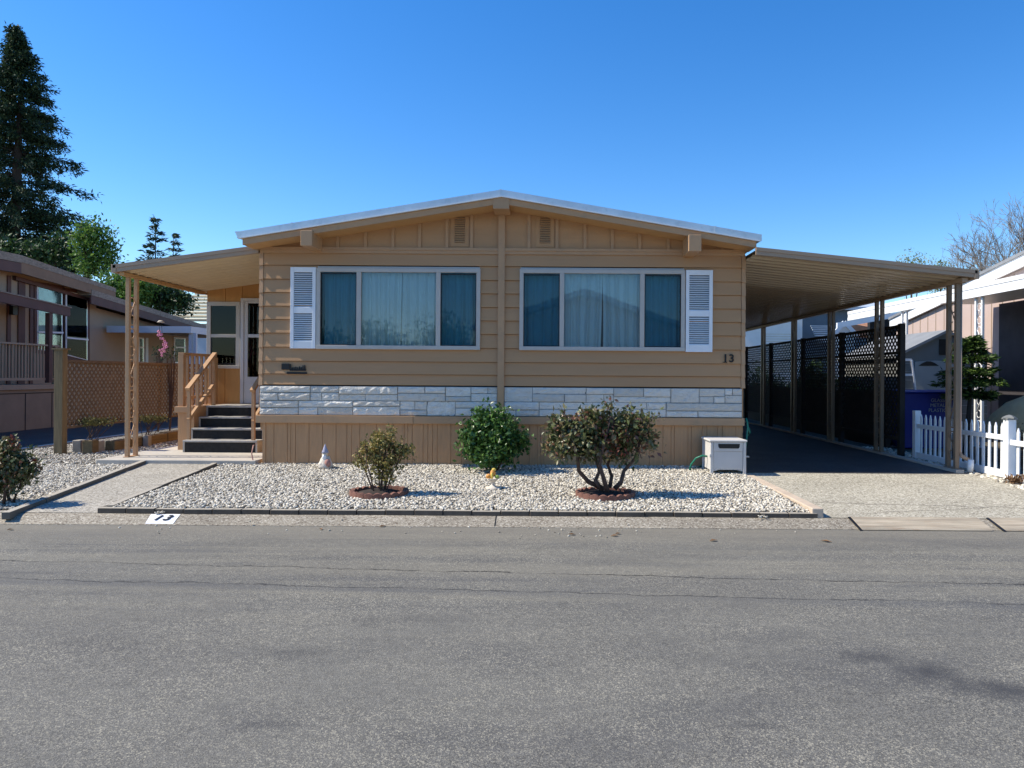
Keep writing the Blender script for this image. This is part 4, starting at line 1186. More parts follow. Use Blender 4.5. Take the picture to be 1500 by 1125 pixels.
S = lambda *pts: [Lx(px, py, dd) for (px, py, dd) in pts]
shrub("rose_bush", (cx, cy, -0.06), [b[:3] + (b[3] * 0.86, b[4] * 0.86, b[5] * 0.86) for b in bl], 5200, 0.068, 0.55, M['leaf_rose'],
      [(S((884, 716, 8.5), (862, 706, 8.5), (848, 690, 8.45), (846, 668, 8.4), (835, 640, 8.4)), 0.032),
       (S((882, 718, 8.45), (872, 704, 8.45), (878, 690, 8.5), (870, 662, 8.5), (860, 630, 8.5)), 0.030),
       (S((890, 720, 8.4), (884, 700, 8.4), (878, 680, 8.4), (885, 650, 8.4), (895, 610, 8.4)), 0.030),
       (S((900, 716, 8.5), (910, 706, 8.5), (914, 690, 8.55), (930, 672, 8.55), (940, 640, 8.5)), 0.032),
       (S((893, 714, 8.6), (896, 698, 8.65), (890, 680, 8.7), (905, 650, 8.7), (915, 620, 8.7)), 0.026)],
      "large rose bush with thick crooked stems and reddish leaf tips in the right scalloped ring", "bush", 0.012, red_tips, shell=0.3, clump=22)
# dark rose at the far left edge
d = 8.0
bl = blobs_px([(18, 680, 30, 26, 0), (5, 665, 22, 22, 0), (35, 690, 18, 18, 0), (15, 652, 12, 10, 0), (0, 700, 30, 18, 0), (50, 685, 8, 8, 0), (-30, 680, 30, 30, 0), (10, 712, 22, 8, 0)], d)
b0 = Lx(8, 728, d)
def red_tips2(t):
    P, _ = blob_points(blobs_px([(16, 643, 4, 3, 0), (27, 652, 4, 4, 0), (50, 676, 6, 5, 0)], 8.0), 60, 0.2)
    V, F = leaves(P, 0.05, 0.55)
    npmesh("red_young_leaves", V, F, M['leaf_redtip'], t)
shrub("rose_bush", (b0.x, b0.y, -0.08), [b[:3] + (b[3] * 0.85, b[4] * 0.85, b[5] * 0.85) for b in bl], 5200, 0.055, 0.55, M['leaf_rose'],
      [([(b0.x + dx * 0.3, b0.y + dy, -0.09), (b0.x + dx * 0.7, b0.y + dy, 0.1), (b0.x + dx, b0.y + dy, 0.3)], 0.018) for dx, dy in ((-0.25, 0), (-0.1, 0.1), (0.06, -0.05), (0.2, 0.03))],
      "dark leafy rose bush cut off by the left edge of the photo", "bush", 0.012, red_tips2, shell=0.35, clump=12)

def ring(cx, cy, r, label):
    t = thing("edging_ring", (cx, cy, -0.06), label, "plant ring")
    n = 20
    for k in range(n):
        a0 = 2 * math.pi * k / n
        vs, fs = [], []
        q = 7
        for i in range(q):
            s = i / (q - 1)
            a = a0 + (2 * math.pi / n) * (0.005 + 0.99 * s)
            h = 0.045 + 0.020 * math.sin(math.pi * s)
            for rr, z in ((r, -0.05), (r, h), (r - 0.05, h), (r - 0.05, -0.05)):
                vs.append((cx + rr * math.cos(a), cy + rr * math.sin(a), -0.06 + z))
        for i in range(q - 1):
            for j in range(4):
                fs.append((i * 4 + j, (i + 1) * 4 + j, (i + 1) * 4 + (j + 1) % 4, i * 4 + (j + 1) % 4))
        fs += [(0, 1, 2, 3), tuple((q - 1) * 4 + j for j in (3, 2, 1, 0))]
        MB().add(vs, fs).build("scalloped_block", M['terra'], t, bevel=0.004)
    sm = MB().lathe([(r - 0.05, -0.04), (r - 0.052, 0.02), (r * 0.5, 0.05), (0.01, 0.06)], (cx, cy, -0.06), 22, 0.05)
    sm.build("soil", M['soil'], t, smooth=True)
ring(*RING_A, 0.335, "reddish scalloped edging ring around the small rose bush on the left")
ring(*RING_B, 0.345, "reddish scalloped edging ring around the large rose bush on the right")

# ------------------------------------------------------------------ ornaments
g0 = Lx(477, 685, 10.5)
gn = thing("garden_statue", (g0.x, g0.y, 0.0), "small pale garden figure with pointed hat standing by the skirt left of the small bush", "garden statue")
MB().lathe([(0.10, -0.01), (0.105, 0.03), (0.09, 0.07), (0.07, 0.12), (0.05, 0.16), (0.02, 0.17)], (g0.x, g0.y, 0), 14, 0.08).build("robe", M['figure'], gn, smooth=True)
MB().ball((g0.x + 0.045, g0.y - 0.06, 0.07), 0.045, 0.04, 0.065, 10, 7, 0.1).build("red_bundle", M['figpink'], gn, smooth=True)
MB().ball((g0.x - 0.04, g0.y - 0.055, 0.05), 0.05, 0.035, 0.04, 10, 7, 0.15).build("stone_base", M['figure'], gn, smooth=True)
hd = MB().ball((g0.x - 0.005, g0.y - 0.02, 0.195), 0.042, 0.042, 0.045, 12, 8, 0.03)
hd.ball((g0.x - 0.005, g0.y - 0.064, 0.192), 0.010, 0.010, 0.010, 6, 4)
hd = hd.build("head", M['figure'], gn, smooth=True)
MB().ball((g0.x - 0.006, g0.y - 0.055, 0.155), 0.032, 0.02, 0.04, 10, 6, 0.1).build("beard", M['white'], hd, smooth=True)
MB().lathe([(0.052, 0.0), (0.045, 0.02), (0.028, 0.06), (0.014, 0.10), (0.003, 0.125)], (g0.x - 0.003, g0.y - 0.018, 0.212), 12, 0.05).build("pointed_hat", M['figblue'], gn, smooth=True)
g1 = Lx(722, 712, 8.95)
bz = zbed(g1.x, g1.y)
fg = thing("garden_ornament", (g1.x, g1.y, bz), "small pale pedestal bowl topped with orange and yellow fruit-like ornament, standing on the gravel", "ornament")
MB().lathe([(0.095, 0.0), (0.09, 0.02), (0.045, 0.03), (0.02, 0.05), (0.022, 0.08), (0.05, 0.105), (0.085, 0.13), (0.078, 0.132), (0.03, 0.115)], (g1.x, g1.y, bz), 18).build("pedestal_bowl", M['figure'], fg, smooth=True)
for q in ((-0.05, -0.02, 0.155, 0.035, 0.035, 0.033), (0.0, 0.0, 0.19, 0.035, 0.03, 0.045)):
    MB().ball((g1.x + q[0], g1.y + q[1], bz + q[2]), q[3], q[4], q[5], 10, 7).build("orange_lump", M['orange'], fg, smooth=True)
for q in ((-0.01, -0.035, 0.16, 0.018, 0.018, 0.045), (0.01, 0.0, 0.235, 0.026, 0.024, 0.018)):
    MB().ball((g1.x + q[0], g1.y + q[1], bz + q[2]), q[3], q[4], q[5], 8, 6).build("yellow_lump", M['yellow'], fg, smooth=True)
MB().ball((g1.x + 0.05, g1.y - 0.01, bz + 0.15), 0.03, 0.03, 0.024, 10, 6).build("green_lump", M['greenresin'], fg, smooth=True)

# hose reel box
hx0, hx1, hy0, hy1, hz0, hz1 = 2.245, 2.745, -0.74, -0.19, -0.02, 0.455
hb = thing("hose_reel_box", (2.5, -0.47, -0.02), "pale plastic hose reel box with dark handle slot at the house's right corner", "hose box")
for x in (hx0, hx1 - 0.045):
    for y in (hy0, hy1 - 0.045):
        m_ = MB().prism([(x + (0.0 if x > 2.5 else 0.0), hz0), (x + 0.045, hz0), (x + 0.042, hz1 - 0.03), (x + 0.003, hz1 - 0.03)], 'y', y, y + 0.045)
        m_.build("corner_post", M['plastic'], hb, bevel=0.008)
MB().box(hx0 - 0.012, hx1 + 0.012, hy0 - 0.012, hy1 + 0.012, hz1 - 0.03, hz1).build("lid", M['plastic'], hb, bevel=0.012)
MB().box(hx0 + 0.046, hx1 - 0.046, hy0 + 0.012, hy0 + 0.03, 0.05, hz1 - 0.16).build("front_panel", M['plastic'], hb, bevel=0.005)
MB().box(hx0 + 0.046, hx1 - 0.046, hy0 + 0.006, hy0 + 0.028, hz1 - 0.158, hz1 - 0.031).build("upper_panel", M['plastic'], hb, bevel=0.005)
MB().prism([(hx0 + 0.046, 0.049), (hx0 + 0.046, 0.02), (hx0 + 0.12, 0.04), (hx1 - 0.12, 0.04), (hx1 - 0.046, 0.02), (hx1 - 0.046, 0.049)], 'y', hy0 + 0.015, hy0 + 0.028).build("arched_apron", M['plastic'], hb)
MB().prism([(2.355, hz1 - 0.055), (2.655, hz1 - 0.055), (2.65, hz1 - 0.10), (2.635, hz1 - 0.118), (2.375, hz1 - 0.118), (2.36, hz1 - 0.10)], 'y', hy0 + 0.002, hy0 + 0.010).build("handle_slot", M['black'], hb)
for q in ((hx0 + 0.012, hx0 + 0.03, hy0 + 0.046, hy1 - 0.046), (hx1 - 0.03, hx1 - 0.012, hy0 + 0.046, hy1 - 0.046), (hx0 + 0.046, hx1 - 0.046, hy1 - 0.03, hy1 - 0.012)):
    MB().box(*q, 0.03, hz1 - 0.031).build("side_panel", M['plastic'], hb, bevel=0.004)
MB().box(hx0 - 0.01, hx0 + 0.02, hy0 - 0.004, hy0 + 0.05, 0.22, 0.26).build("latch", M['plastic'], hb, bevel=0.004)
MB().tube([(hx1 - 0.02, -0.5, 0.20), (hx1 + 0.10, -0.5, 0.20)], 0.012, 8).build("crank", M['plastic'], hb)
hs = MB()
hs.tube([(hx0 + 0.02, -0.50, 0.20), (hx0 - 0.06, -0.50, 0.21), (hx0 - 0.14, -0.46, 0.17), (hx0 - 0.20, -0.43, 0.08), (hx0 - 0.22, -0.42, 0.0), (hx0 - 0.2, -0.38, -0.01), (hx0 - 0.05, -0.15, 0.0), (hx0 + 0.1, -0.08, 0.05)], 0.014, 8)
tag(hs.build("garden_hose", M['hose'], smooth=True), "green garden hose curling out of the left side of the hose box", "hose")
hs = MB().tube([(2.93, -0.02, 0.72), (2.945, -0.03, 0.66), (2.95, -0.05, 0.58), (2.94, -0.05, 0.5), (2.93, -0.06, 0.42), (2.91, -0.08, 0.3), (2.88, -0.1, 0.2)], 0.014, 8)
hs.tube([(2.95, 0.0, 0.60), (2.975, -0.02, 0.56), (2.985, -0.03, 0.50), (2.96, -0.04, 0.46)], 0.014, 8)
tag(hs.build("garden_hose", M['hose'], smooth=True), "green hose hanging down the right corner of the house from a tap", "hose")

# ------------------------------------------------------------------ fences
def lattice_mesh(x, y0, y1, z0, z1, pitch, w, t=0.004):
    """two crossed layers of diagonal slats in a plane of constant x"""
    mb = MB()
    H = z1 - z0
    for sgn, xo in ((1, 0.0), (-1, t + 0.001)):
        c = -H
        while c < (y1 - y0):
            a, b = (c, 0.0), (c + H, H)
            ta = max(0.0, -a[0]); tb = min(H, (y1 - y0) - a[0])
            if tb - ta > 0.02:
                p, q = (y0 + a[0] + ta, ta), (y0 + a[0] + tb, tb)
                if sgn > 0: P0, P1 = (p[0], z0 + p[1]), (q[0], z0 + q[1])
                else: P0, P1 = (p[0], z1 - p[1]), (q[0], z1 - q[1])
                hw = w * 0.7071
                s = sgn
                vs = []
                for xx in (x + xo, x + xo + t):
                    vs += [(xx, P0[0] - hw, P0[1]), (xx, P0[0] + hw, P0[1]), (xx, P1[0] + hw, P1[1]), (xx, P1[0] - hw, P1[1])]
                mb.add(vs, [(0, 1, 2, 3), (7, 6, 5, 4), (0, 4, 5, 1), (1, 5, 6, 2), (2, 6, 7, 3), (3, 7, 4, 0)])
            c += pitch
    return mb

ls = thing("lattice_screen", (6.12, 7, 0), "tall dark lattice privacy screen along the far side of the carport", "lattice fence")
ends = [1.85, 4.45, 6.8, 9.35, 11.9, 14.4]
for k in range(5):
    y0, y1 = ends[k] + 0.05, ends[k + 1] - 0.05
    p = lattice_mesh(6.10, y0, y1, 0.30, 2.20, 0.124, 0.036).build("lattice_panel", M['lattice_dark'], ls)
    for q in ((6.09, 6.13, 2.20, 2.25), (6.085, 6.099, 1.74, 1.79), (6.09, 6.13, 0.24, 0.30)):
        MB().box(q[0], q[1], y0, y1, q[2], q[3]).build("rail", M['lattice_dark'], p)
for y in ends:
    MB().box(6.07, 6.16, y - 0.05, y + 0.05, -0.05, 2.27).build("post", M['lattice_dark'], ls, bevel=0.004)
# solid lower boards behind it in the gloom
lf = thing("lattice_fence", (-7.95, 3.0, 0), "brown diagonal lattice fence on the left with one weathered post at its near end", "lattice fence")
lattice_mesh(-7.97, 1.25, 6.4, 0.44, 1.52, 0.118, 0.040).build("lattice_panel", M['lattice_brown'], lf)
for z in (1.50, 0.40):
    MB().box(-7.99, -7.93, 1.25, 6.4, z, z + 0.04).build("rail", M['lattice_brown'], lf)
pp = at(91.5, 600, 1.2)
MB().box(pp.x - 0.07, pp.x + 0.07, 1.09, 1.22, -0.05, 1.70).build("post", M['oldwood'], lf, bevel=0.006)
MB().box(-8.02, -7.90, 6.4, 6.52, -0.05, 1.66).build("post", M['oldwood'], lf, bevel=0.006)
MB().box(pp.x - 0.10, pp.x + 0.10, 1.06, 1.25, 1.70, 1.725).build("post_cap", M['oldwood'], lf)

def timbers():
    t = tag(MB().box(-7.55, -7.38, 1.65, 3.4, -0.05, 0.165).box(-7.56, -7.37, 3.41, 5.9, -0.05, 0.18).build("landscape_timber", M['timber'], bevel=0.015), "old brown landscape timber border at the foot of the lattice fence", "timber border")
    for (px, py, y, w, h, lab) in ((112, 628, 1.35, 0.14, 0.20, "pale upright concrete block at the near end of the timber border"), (128, 630, 1.25, 0.17, 0.21, "darker weathered upright block between two pale blocks by the timber"), (139, 630, 1.45, 0.13, 0.18, "pale square upright block touching the end of the timber border")):
        c = at(px, py, y)
        b = MB().box(c.x - w / 2, c.x + w / 2, y, y + 0.18, -0.04, h).build("border_block", M['block'] if 'pale' in lab[:5] else M['timber'], bevel=0.012)
        tag(b, lab, "border block")
    c = at(217.5, 629, 2.6)
    tag(MB().box(c.x - 0.05, c.x + 0.05, 2.5, 2.62, -0.04, 0.19).build("border_block", M['block'], bevel=0.01), "small pale stake block standing halfway along the timber border behind the porch post", "border block")
timbers()
for (px, py, y, rx, rz, lab) in ((132, 618, 1.75, 20, 9, "low yellow-green plant spilling over the blocks at the near end of the timber border"), (217, 614, 3.0, 16, 7, "low yellow-green plant in the border behind the porch post")):
    c = at(px, py, y); k = (DIST + y) / FPX
    t = thing("low_plant", (c.x, y, 0.15), lab, "plant")
    P, _ = blob_points([(c.x, y, c.z, rx * k, 0.25, rz * k), (c.x + 0.1, y + 0.2, c.z, rx * k, 0.25, rz * k * 0.8)], 700, 0.3)
    V, F = leaves(P, 0.05, 0.4)
    npmesh("foliage", V, F, M['leaf_ground'], t)
    s = MB()
    for k2 in range(9):
        q = P[k2 * 60]
        s.tube([(c.x + 0.02 * k2 - 0.1, y, 0.1), tuple(q)], 0.006, 5)
    s.build("stems", M['stem'], t)

# white picket fence
pfn = thing("picket_fence", (6.28, 0.2, 0), "low white picket fence with pointed pickets along the right edge of the driveway", "fence")
def zf(y): return -0.03 + (0.02 * y if y < 0 else 0)
MB().box(6.225, 6.325, 1.58, 1.68, -0.1, 0.775).build("post", M['white'], pfn, bevel=0.006)
pst = MB().box(6.222, 6.335, -0.955, -0.842, -0.15, 0.775).build("post", M['white'], pfn, bevel=0.006)
capm = MB().lathe([(0.10, 0.0), (0.10, 0.015), (0.05, 0.04), (0.012, 0.05)], (6.275, -0.895, 0.785), 4)
capm.box(6.208, 6.348, -0.968, -0.828, 0.772, 0.79)
capm.build("post_cap", M['shedwall'], pst)
for (ya, yb) in ((-0.83, 1.58), (-3.4, -0.96)):
    MB().box(6.245, 6.275, ya, yb, zf(ya) + 0.53, zf(ya) + 0.60).build("rail", M['white'], pfn, bevel=0.003)
    MB().box(6.24, 6.278, ya, yb, zf(ya) + 0.02, zf(ya) + 0.12).build("rail", M['white'], pfn, bevel=0.003)
    y = ya + 0.08
    while y < yb - 0.05:
        MB().prism([(y, zf(ya) + 0.05), (y + 0.055, zf(ya) + 0.05), (y + 0.055, zf(ya) + 0.70), (y + 0.0275, zf(ya) + 0.765), (y, zf(ya) + 0.70)], 'x', 6.279, 6.297).build("picket", M['white'], pfn, bevel=0.003)
        y += 0.148

# ------------------------------------------------------------------ right side yard
sh = thing("garden_shed", (8.55, 6.5, 0), "grey vinyl garden shed with low gable, half hidden behind the carport post", "shed")
YS = 5.05
ap = at(1384, 484, YS); el = at(1308, 521, YS); er = at(1453, 521, YS)
MB().prism([(el.x + 0.1, -0.05), (er.x - 0.1, -0.05), (er.x - 0.1, er.z), (ap.x, ap.z - 0.06), (el.x + 0.1, el.z)], 'y', YS, YS + 3).build("wall", M['shedwall'], sh)
for (p0, p1) in ((el, ap), (ap, er)):
    MB().prism([(p0.x, p0.z - 0.05), (p1.x, p1.z - 0.05), (p1.x, p1.z + 0.01), (p0.x, p0.z + 0.01)], 'y', YS - 0.12, YS + 3.1).build("roof", M['greyroof'], sh)
lap = MB()
for k in range(9):
    z = 0.2 + k * 0.18
    lap.box(el.x + 0.1, er.x - 0.1, YS - 0.012, YS - 0.0005, z, z + 0.012)
lap.build("siding_laps", M['shedtrim'], sh)
a, b = at(1338, 530, YS), at(1385, 570, YS)
dd = MB().prism([(a.x, a.z), (a.x, 0.0), (b.x + 0.3, 0.0), (b.x + 0.3, a.z), ((a.x + b.x) / 2 + 0.1, a.z + 0.03)], 'y', YS - 0.06, YS - 0.013).build("door", M['shedtrim'], sh, bevel=0.01)
arch = [at(1343, 536, YS)] + [at(1343 + 30 * t, 536 - 7 * math.sin(math.pi * t), YS) for t in (0.2, 0.4, 0.6, 0.8)] + [at(1373, 536, YS)]
MB().prism([(p.x, p.z) for p in arch], 'y', YS - 0.07, YS - 0.061).build("arched_light", M['black'], dd)
wl = at(1375, 505, YS)
MB().box(wl.x, wl.x + 0.16, YS - 0.02, YS - 0.013, wl.z - 0.22, wl.z + 0.12).build("gable_louvre", M['black'], sh)
# white leaning frame beside the shed
lf2 = thing("white_frame", at(1328, 570, 4.6), "white splayed frame leaning beside the grey shed, between lattice and carport post", "frame")
mm = MB()
y_ = 4.6
P4 = [at(1316, 527, y_), at(1335, 527, y_), at(1341, 575, y_), at(1317, 575, y_), at(1337, 549, y_), at(1317, 549, y_)]
for i, j in ((0, 1), (1, 2), (0, 3), (5, 4)):
    mm.bar(P4[i], P4[j], 0.035, 0.05)
mm.bar(P4[2], P4[2] - Vector((0, -0.1, 1.0)), 0.03, 0.04).bar(P4[3], P4[3] - Vector((0, -0.1, 1.0)), 0.03, 0.04)
mm.build("bars", M['white'], lf2)
# recycling bins
def bin_(px0, px1, pyt, y, label, text=None):
    a, b = at(px0, pyt, y), at(px1, pyt, y)
    t = thing("wheelie_bin", ((a.x + b.x) / 2, y + 0.3, -0.04), label, "recycling bin")
    zt2 = a.z
    cx_ = (a.x + b.x) / 2; w = (b.x - a.x) / 2
    vs = []
    for z, k in ((-0.02, 0.86), (zt2 - 0.06, 1.0)):
        vs += [(cx_ - w * k, y + 0.35 - 0.35 * k, z), (cx_ + w * k, y + 0.35 - 0.35 * k, z), (cx_ + w * k, y + 0.35 + 0.35 * k, z), (cx_ - w * k, y + 0.35 + 0.35 * k, z)]
    MB().add(vs, [(0, 1, 5, 4), (1, 2, 6, 5), (2, 3, 7, 6), (3, 0, 4, 7), (3, 2, 1, 0), (4, 5, 6, 7)]).build("body", M['bin'], t, bevel=0.02)
    MB().prism([(y - 0.04, zt2 - 0.06), (y - 0.04, zt2 - 0.03), (y + 0.3, zt2 + 0.0), (y + 0.76, zt2 - 0.01), (y + 0.76, zt2 - 0.06)], 'x', a.x - 0.02, b.x + 0.02).build("lid", M['bin'], t, bevel=0.012)
    for sx in (-1, 1):
        MB().tube([(cx_ + sx * w * 0.8, y + 0.66, 0.08), (cx_ + sx * w * 0.95, y + 0.66, 0.08)], 0.11, 14).build("wheel", M['black'], t)
    if text:
        tp = at(1374.5, 594, y - 0.03)
        text_mesh("lettering", text, 0.095, M['shedtrim'], t, Matrix.Translation((tp.x, y - 0.008, tp.z)) @ Matrix.Rotation(R_(91), 4, 'X'), 0.001)
bin_(1322, 1398, 571, 3.2, "navy recycling bin with small white lettering behind the picket fence", "GLASS\nMETAL\nPLASTIC")
# norfolk-type little pine
tx = at(1424, 640, 2.6)
pn = thing("small_pine", (tx.x, 2.6, -0.05), "small bright-tipped pine with layered flat branches behind the picket fence", "tree")
MB().tube([(tx.x - 0.12, 2.6, -0.05), (tx.x - 0.05, 2.6, 0.9), (tx.x - 0.02, 2.6, 1.5), (tx.x, 2.6, 2.05)], [0.05, 0.035, 0.022, 0.006], 8).build("trunk", M['bark'], pn, smooth=True)
PP, DD = [], []
bm_ = MB()
for (z, L, nb) in ((1.05, 0.50, 8), (1.28, 0.66, 9), (1.45, 0.58, 8), (1.68, 0.40, 7), (1.88, 0.24, 6), (2.0, 0.12, 5)):
    for k in range(nb):
        a = 2 * math.pi * (k + random.random() * 0.5) / nb
        d_ = np.array([math.cos(a), math.sin(a), -0.06])
        l = L * random.uniform(0.6, 0.98)
        o_ = np.array([tx.x - 0.03, 2.6, z + random.uniform(-0.05, 0.05)])
        bm_.tube([tuple(o_), tuple(o_ + d_ * l)], [0.010, 0.004], 5)
        side = np.cross(d_, [0, 0, 1])
        for s in np.linspace(0.15, 1.0, 26):
            c = o_ + d_ * l * s
            sw = 0.16 * (1.15 - s)
            for sg in (-1, 1):
                for q in range(3):
                    PP.append(c + side * sg * sw * random.random() + np.array([0, 0, 0.02 - 0.03 * random.random()]))
                    DD.append(side * sg + d_ * 0.9)
bm_.build("limbs", M['bark'], pn)
V, F = leaves(np.array(PP) + rng.normal(0, 0.025, (len(PP), 3)), 0.12, 0.24, 0.2, 0.6, np.array(DD))
npmesh("needles", V, F, M['leaf_pine'], pn)
# covered heap at the right edge
tp = at(1500, 610, 1.0)
cv = MB()
ring_ = []
for j, (r, z) in enumerate(((0.62, 0.42), (0.63, 0.55), (0.52, 0.75), (0.34, 0.93), (0.12, 1.05), (0.01, 1.07))):
    for k in range(24):
        a = 2 * math.pi * k / 24
        f = 1 + 0.09 * math.sin(5 * a + j) + 0.05 * math.sin(9 * a + 2 * j)
        ring_.append((tp.x + 0.2 + r * f * math.cos(a), 1.1 + r * f * math.sin(a), z))
cv.add(ring_, [(j * 24 + k, j * 24 + (k + 1) % 24, (j + 1) * 24 + (k + 1) % 24, (j + 1) * 24 + k) for j in range(5) for k in range(24)])
cvt = thing("covered_grill", (tp.x + 0.2, 1.1, -0.05), "tan tarp draped over a garden item at the right edge behind the fence", "covered item")
cv.build("tarp", M['tarp'], cvt, smooth=True)
lg = MB()
for k in range(4):
    a = 0.8 + k * 1.57
    lg.tube([(tp.x + 0.2 + 0.4 * math.cos(a), 1.1 + 0.4 * math.sin(a), -0.06), (tp.x + 0.2 + 0.38 * math.cos(a), 1.1 + 0.38 * math.sin(a), 0.6)], 0.02, 6)
lg.build("legs", M['black'], cvt)
# clay plants and brown growth in front of the fence end
for (px, py, y, lab) in ((1486, 703, -1.2, "clump of dry brown ground plants at the foot of the picket fence"), (1494, 635, 0.2, "reddish brown shrub behind the near picket fence bay")):
    c = at(px, py, y)
    t = thing("dry_plant", (c.x, y, -0.08), lab, "plant")
    P, _ = blob_points([(c.x, y, c.z, 0.17, 0.15, 0.07), (c.x + 0.2, y, c.z, 0.2, 0.2, 0.09)] if y < 0 else [(c.x, y, 0.35, 0.22, 0.25, 0.35), (c.x + 0.25, y, 0.4, 0.25, 0.25, 0.4)], 600, 0.2)
    V, F = leaves(P, 0.05, 0.45)
    npmesh("foliage", V, F, M['leaf_dead'], t)
    s = MB()
    for q in P[:14]: s.tube([(c.x + 0.05, y, -0.08), tuple(q)], 0.005, 4)
    s.build("stems", M['stem'], t)
# dark shrubs behind the lattice that block the lower view
for (x, y, rx, rz, zc, lab) in ((7.3, 9.5, 0.5, 0.8, 1.2, "dark round shrub behind the middle of the lattice screen"), (7.2, 12.8, 0.8, 0.7, 0.8, "dark shrub behind the far end of the lattice screen"), (7.2, 6.4, 0.7, 0.75, 0.8, "low dark shrub behind the near lattice panels"), (7.5, 15.5, 1.2, 1.0, 1.0, "dark shrub farthest back beyond the lattice screen")):
    t = thing("dark_shrub", (x, y, -0.05), lab, "shrub")
    P, _ = blob_points([(x, y, zc, rx, 1.1, rz), (x + 0.2, y - 0.7, zc * 0.8, rx * 0.7, 0.8, rz * 0.7), (x, y + 0.8, zc * 0.7, rx * 0.8, 0.8, rz * 0.7)], 3200, 0.3)
    V, F = leaves(P, 0.11, 0.5)
    npmesh("foliage", V, F, M['leaf_dark'], t)
    MB().tube([(x, y, -0.05), (x + 0.05, y, zc)], [0.06, 0.03], 7).build("trunk", M['bark'], t)
# solid board fence some way behind
bf = thing("board_fence", (8, 12, 0), "dark board fence seen faintly through the lattice", "fence")
MB().box(6.62, 6.66, 3.6, 15.5, -0.05, 1.05).build("boards", M['lattice_dark'], bf)
MB().box(6.60, 6.70, 3.5, 3.6, -0.05, 1.1).build("post", M['lattice_dark'], bf)

# ------------------------------------------------------------------ right neighbour
XN = 10.5
def onx(px, py, X):
    """point on the plane x = X seen at a photo pixel"""
    xr = (px - 803) + ROLL * (py - 551)
    d = X * FPX / xr
    return at(px, py, d - DIST)
rn = thing("neighbour_house", (13, 6, 0), "pink-beige mobile home on the right with white rake boards", "house")
e0 = onx(1268, 452, XN); e1 = onx(1432, 408, XN); e2 = onx(1500, 375, XN)
sl_ = (e2.z - e1.z) / (e2.y - e1.y)
yr0, yr1 = 3.0, e1.y + 4.2
zr = lambda y: e1.z + (y - e1.y) * sl_
gw = MB().prism([(yr0, -0.05), (yr1, -0.05), (yr1, zr(yr1) - 0.25), (yr0, zr(yr0) - 0.25)], 'x', XN, XN + 6)
gw.build("wall", M['pinkwall'], rn)
bw_ = MB()
y = yr0 + 0.2
while y < yr1:
    bw_.box(XN - 0.010, XN, y, y + 0.02, 0.1, zr(y) - 0.3)
    y += 0.42
bw_.build("siding_grooves", M['nbwall'], rn)
rb = MB().prism([(yr0 - 0.3, zr(yr0 - 0.3) - 0.27), (yr1 + 0.2, zr(yr1 + 0.2) - 0.27), (yr1 + 0.2, zr(yr1 + 0.2)), (yr0 - 0.3, zr(yr0 - 0.3))], 'x', XN - 0.12, XN - 0.06)
rb.build("rake_board", M['whitemetal'], rn)
MB().prism([(yr0 - 0.3, zr(yr0 - 0.3) - 0.02), (yr1 + 0.2, zr(yr1 + 0.2) - 0.02), (yr1 + 0.2, zr(yr1 + 0.2) + 0.05), (yr0 - 0.3, zr(yr0 - 0.3) + 0.05)], 'x', XN - 0.16, XN + 6.2).build("roof", M['greyroof'], rn)
# its carport awning
XA = 8.6
na = thing("neighbour_carport", (9.5, 5, 0), "white metal carport awning with ribbed fascia in front of the pink-beige house", "carport")
a0, a1 = onx(1500, 420, XA), onx(1270, 456, XA)
za = (a0.z + a1.z) / 2
fa = MB()
for k in range(3):
    fa.box(XA - 0.04 + 0.012 * (k % 2), XA, 0.5, a1.y + 1.2, za - 0.10 + 0.088 * k, za - 0.10 + 0.088 * (k + 1) - 0.004)
fa.build("ribbed_fascia", M['whitemetal'], na)
ysplit = onx(1455, 480, XN).y
MB().box(XA + 0.001, XN - 0.13, 0.5, ysplit, za + 0.02, za + 0.08).build("roof_panel", M['whitemetal'], na)
MB().box(XA + 0.001, XA + 0.10, ysplit, a1.y + 1.2, za - 0.08, za + 0.08).build("edge_beam", M['nbwall'], na)
for px in (1431, 1322):
    pb = onx(px, 480, XA)
    scroll_post("post", na, XA + 0.05, pb.y, -0.05, za - 0.10, M['whitemetal'], 0.22, 0.05)
# added near-black sheet that paints in the shade inside the carport
MB().box(XN - 0.05, XN - 0.011, 0.0, ysplit - 0.3, -0.05, za).build("shade_sheet", M['shadewall'], na)

# things far behind, seen between beam and lattice
fh = thing("far_carport", at(1325, 470, 14), "far white-edged carport with dark inside behind the pink-beige house", "carport")
y_ = 14.0
q = [at(1225, 473, y_), at(1362, 449, y_), at(1362, 456, y_), at(1225, 481, y_)]
MB().prism([(p.x, p.z) for p in q], 'y', y_ - 0.1, y_).build("fascia", M['whitemetal'], fh)
MB().box(at(1280, 470, y_).x, at(1356, 470, y_).x, y_ + 0.3, y_ + 0.5, -0.05, at(1356, 458, y_).z).build("bay_shade_slab", M['dark'], fh)  # black slab stands in for the shade under the far roof
MB().box(at(1354, 470, y_).x, at(1360, 470, y_).x, y_, y_ + 0.08, -0.05, at(1360, 456, y_).z).build("post", M['whitemetal'], fh)
osd = thing("far_shed", at(1290, 485, 16), "small far shed with orange-brown shingle roof and white gable", "shed")
y_ = 16.0
g3 = [at(1222, 491, y_), at(1236, 472, y_), at(1252, 491, y_)]
MB().prism([(g3[0].x, -0.05), (g3[2].x, -0.05), (g3[2].x, g3[2].z), (g3[1].x, g3[1].z), (g3[0].x, g3[0].z)], 'y', y_, y_ + 0.3).build("gable_wall", M['creamwall'], osd)
gt = MB()
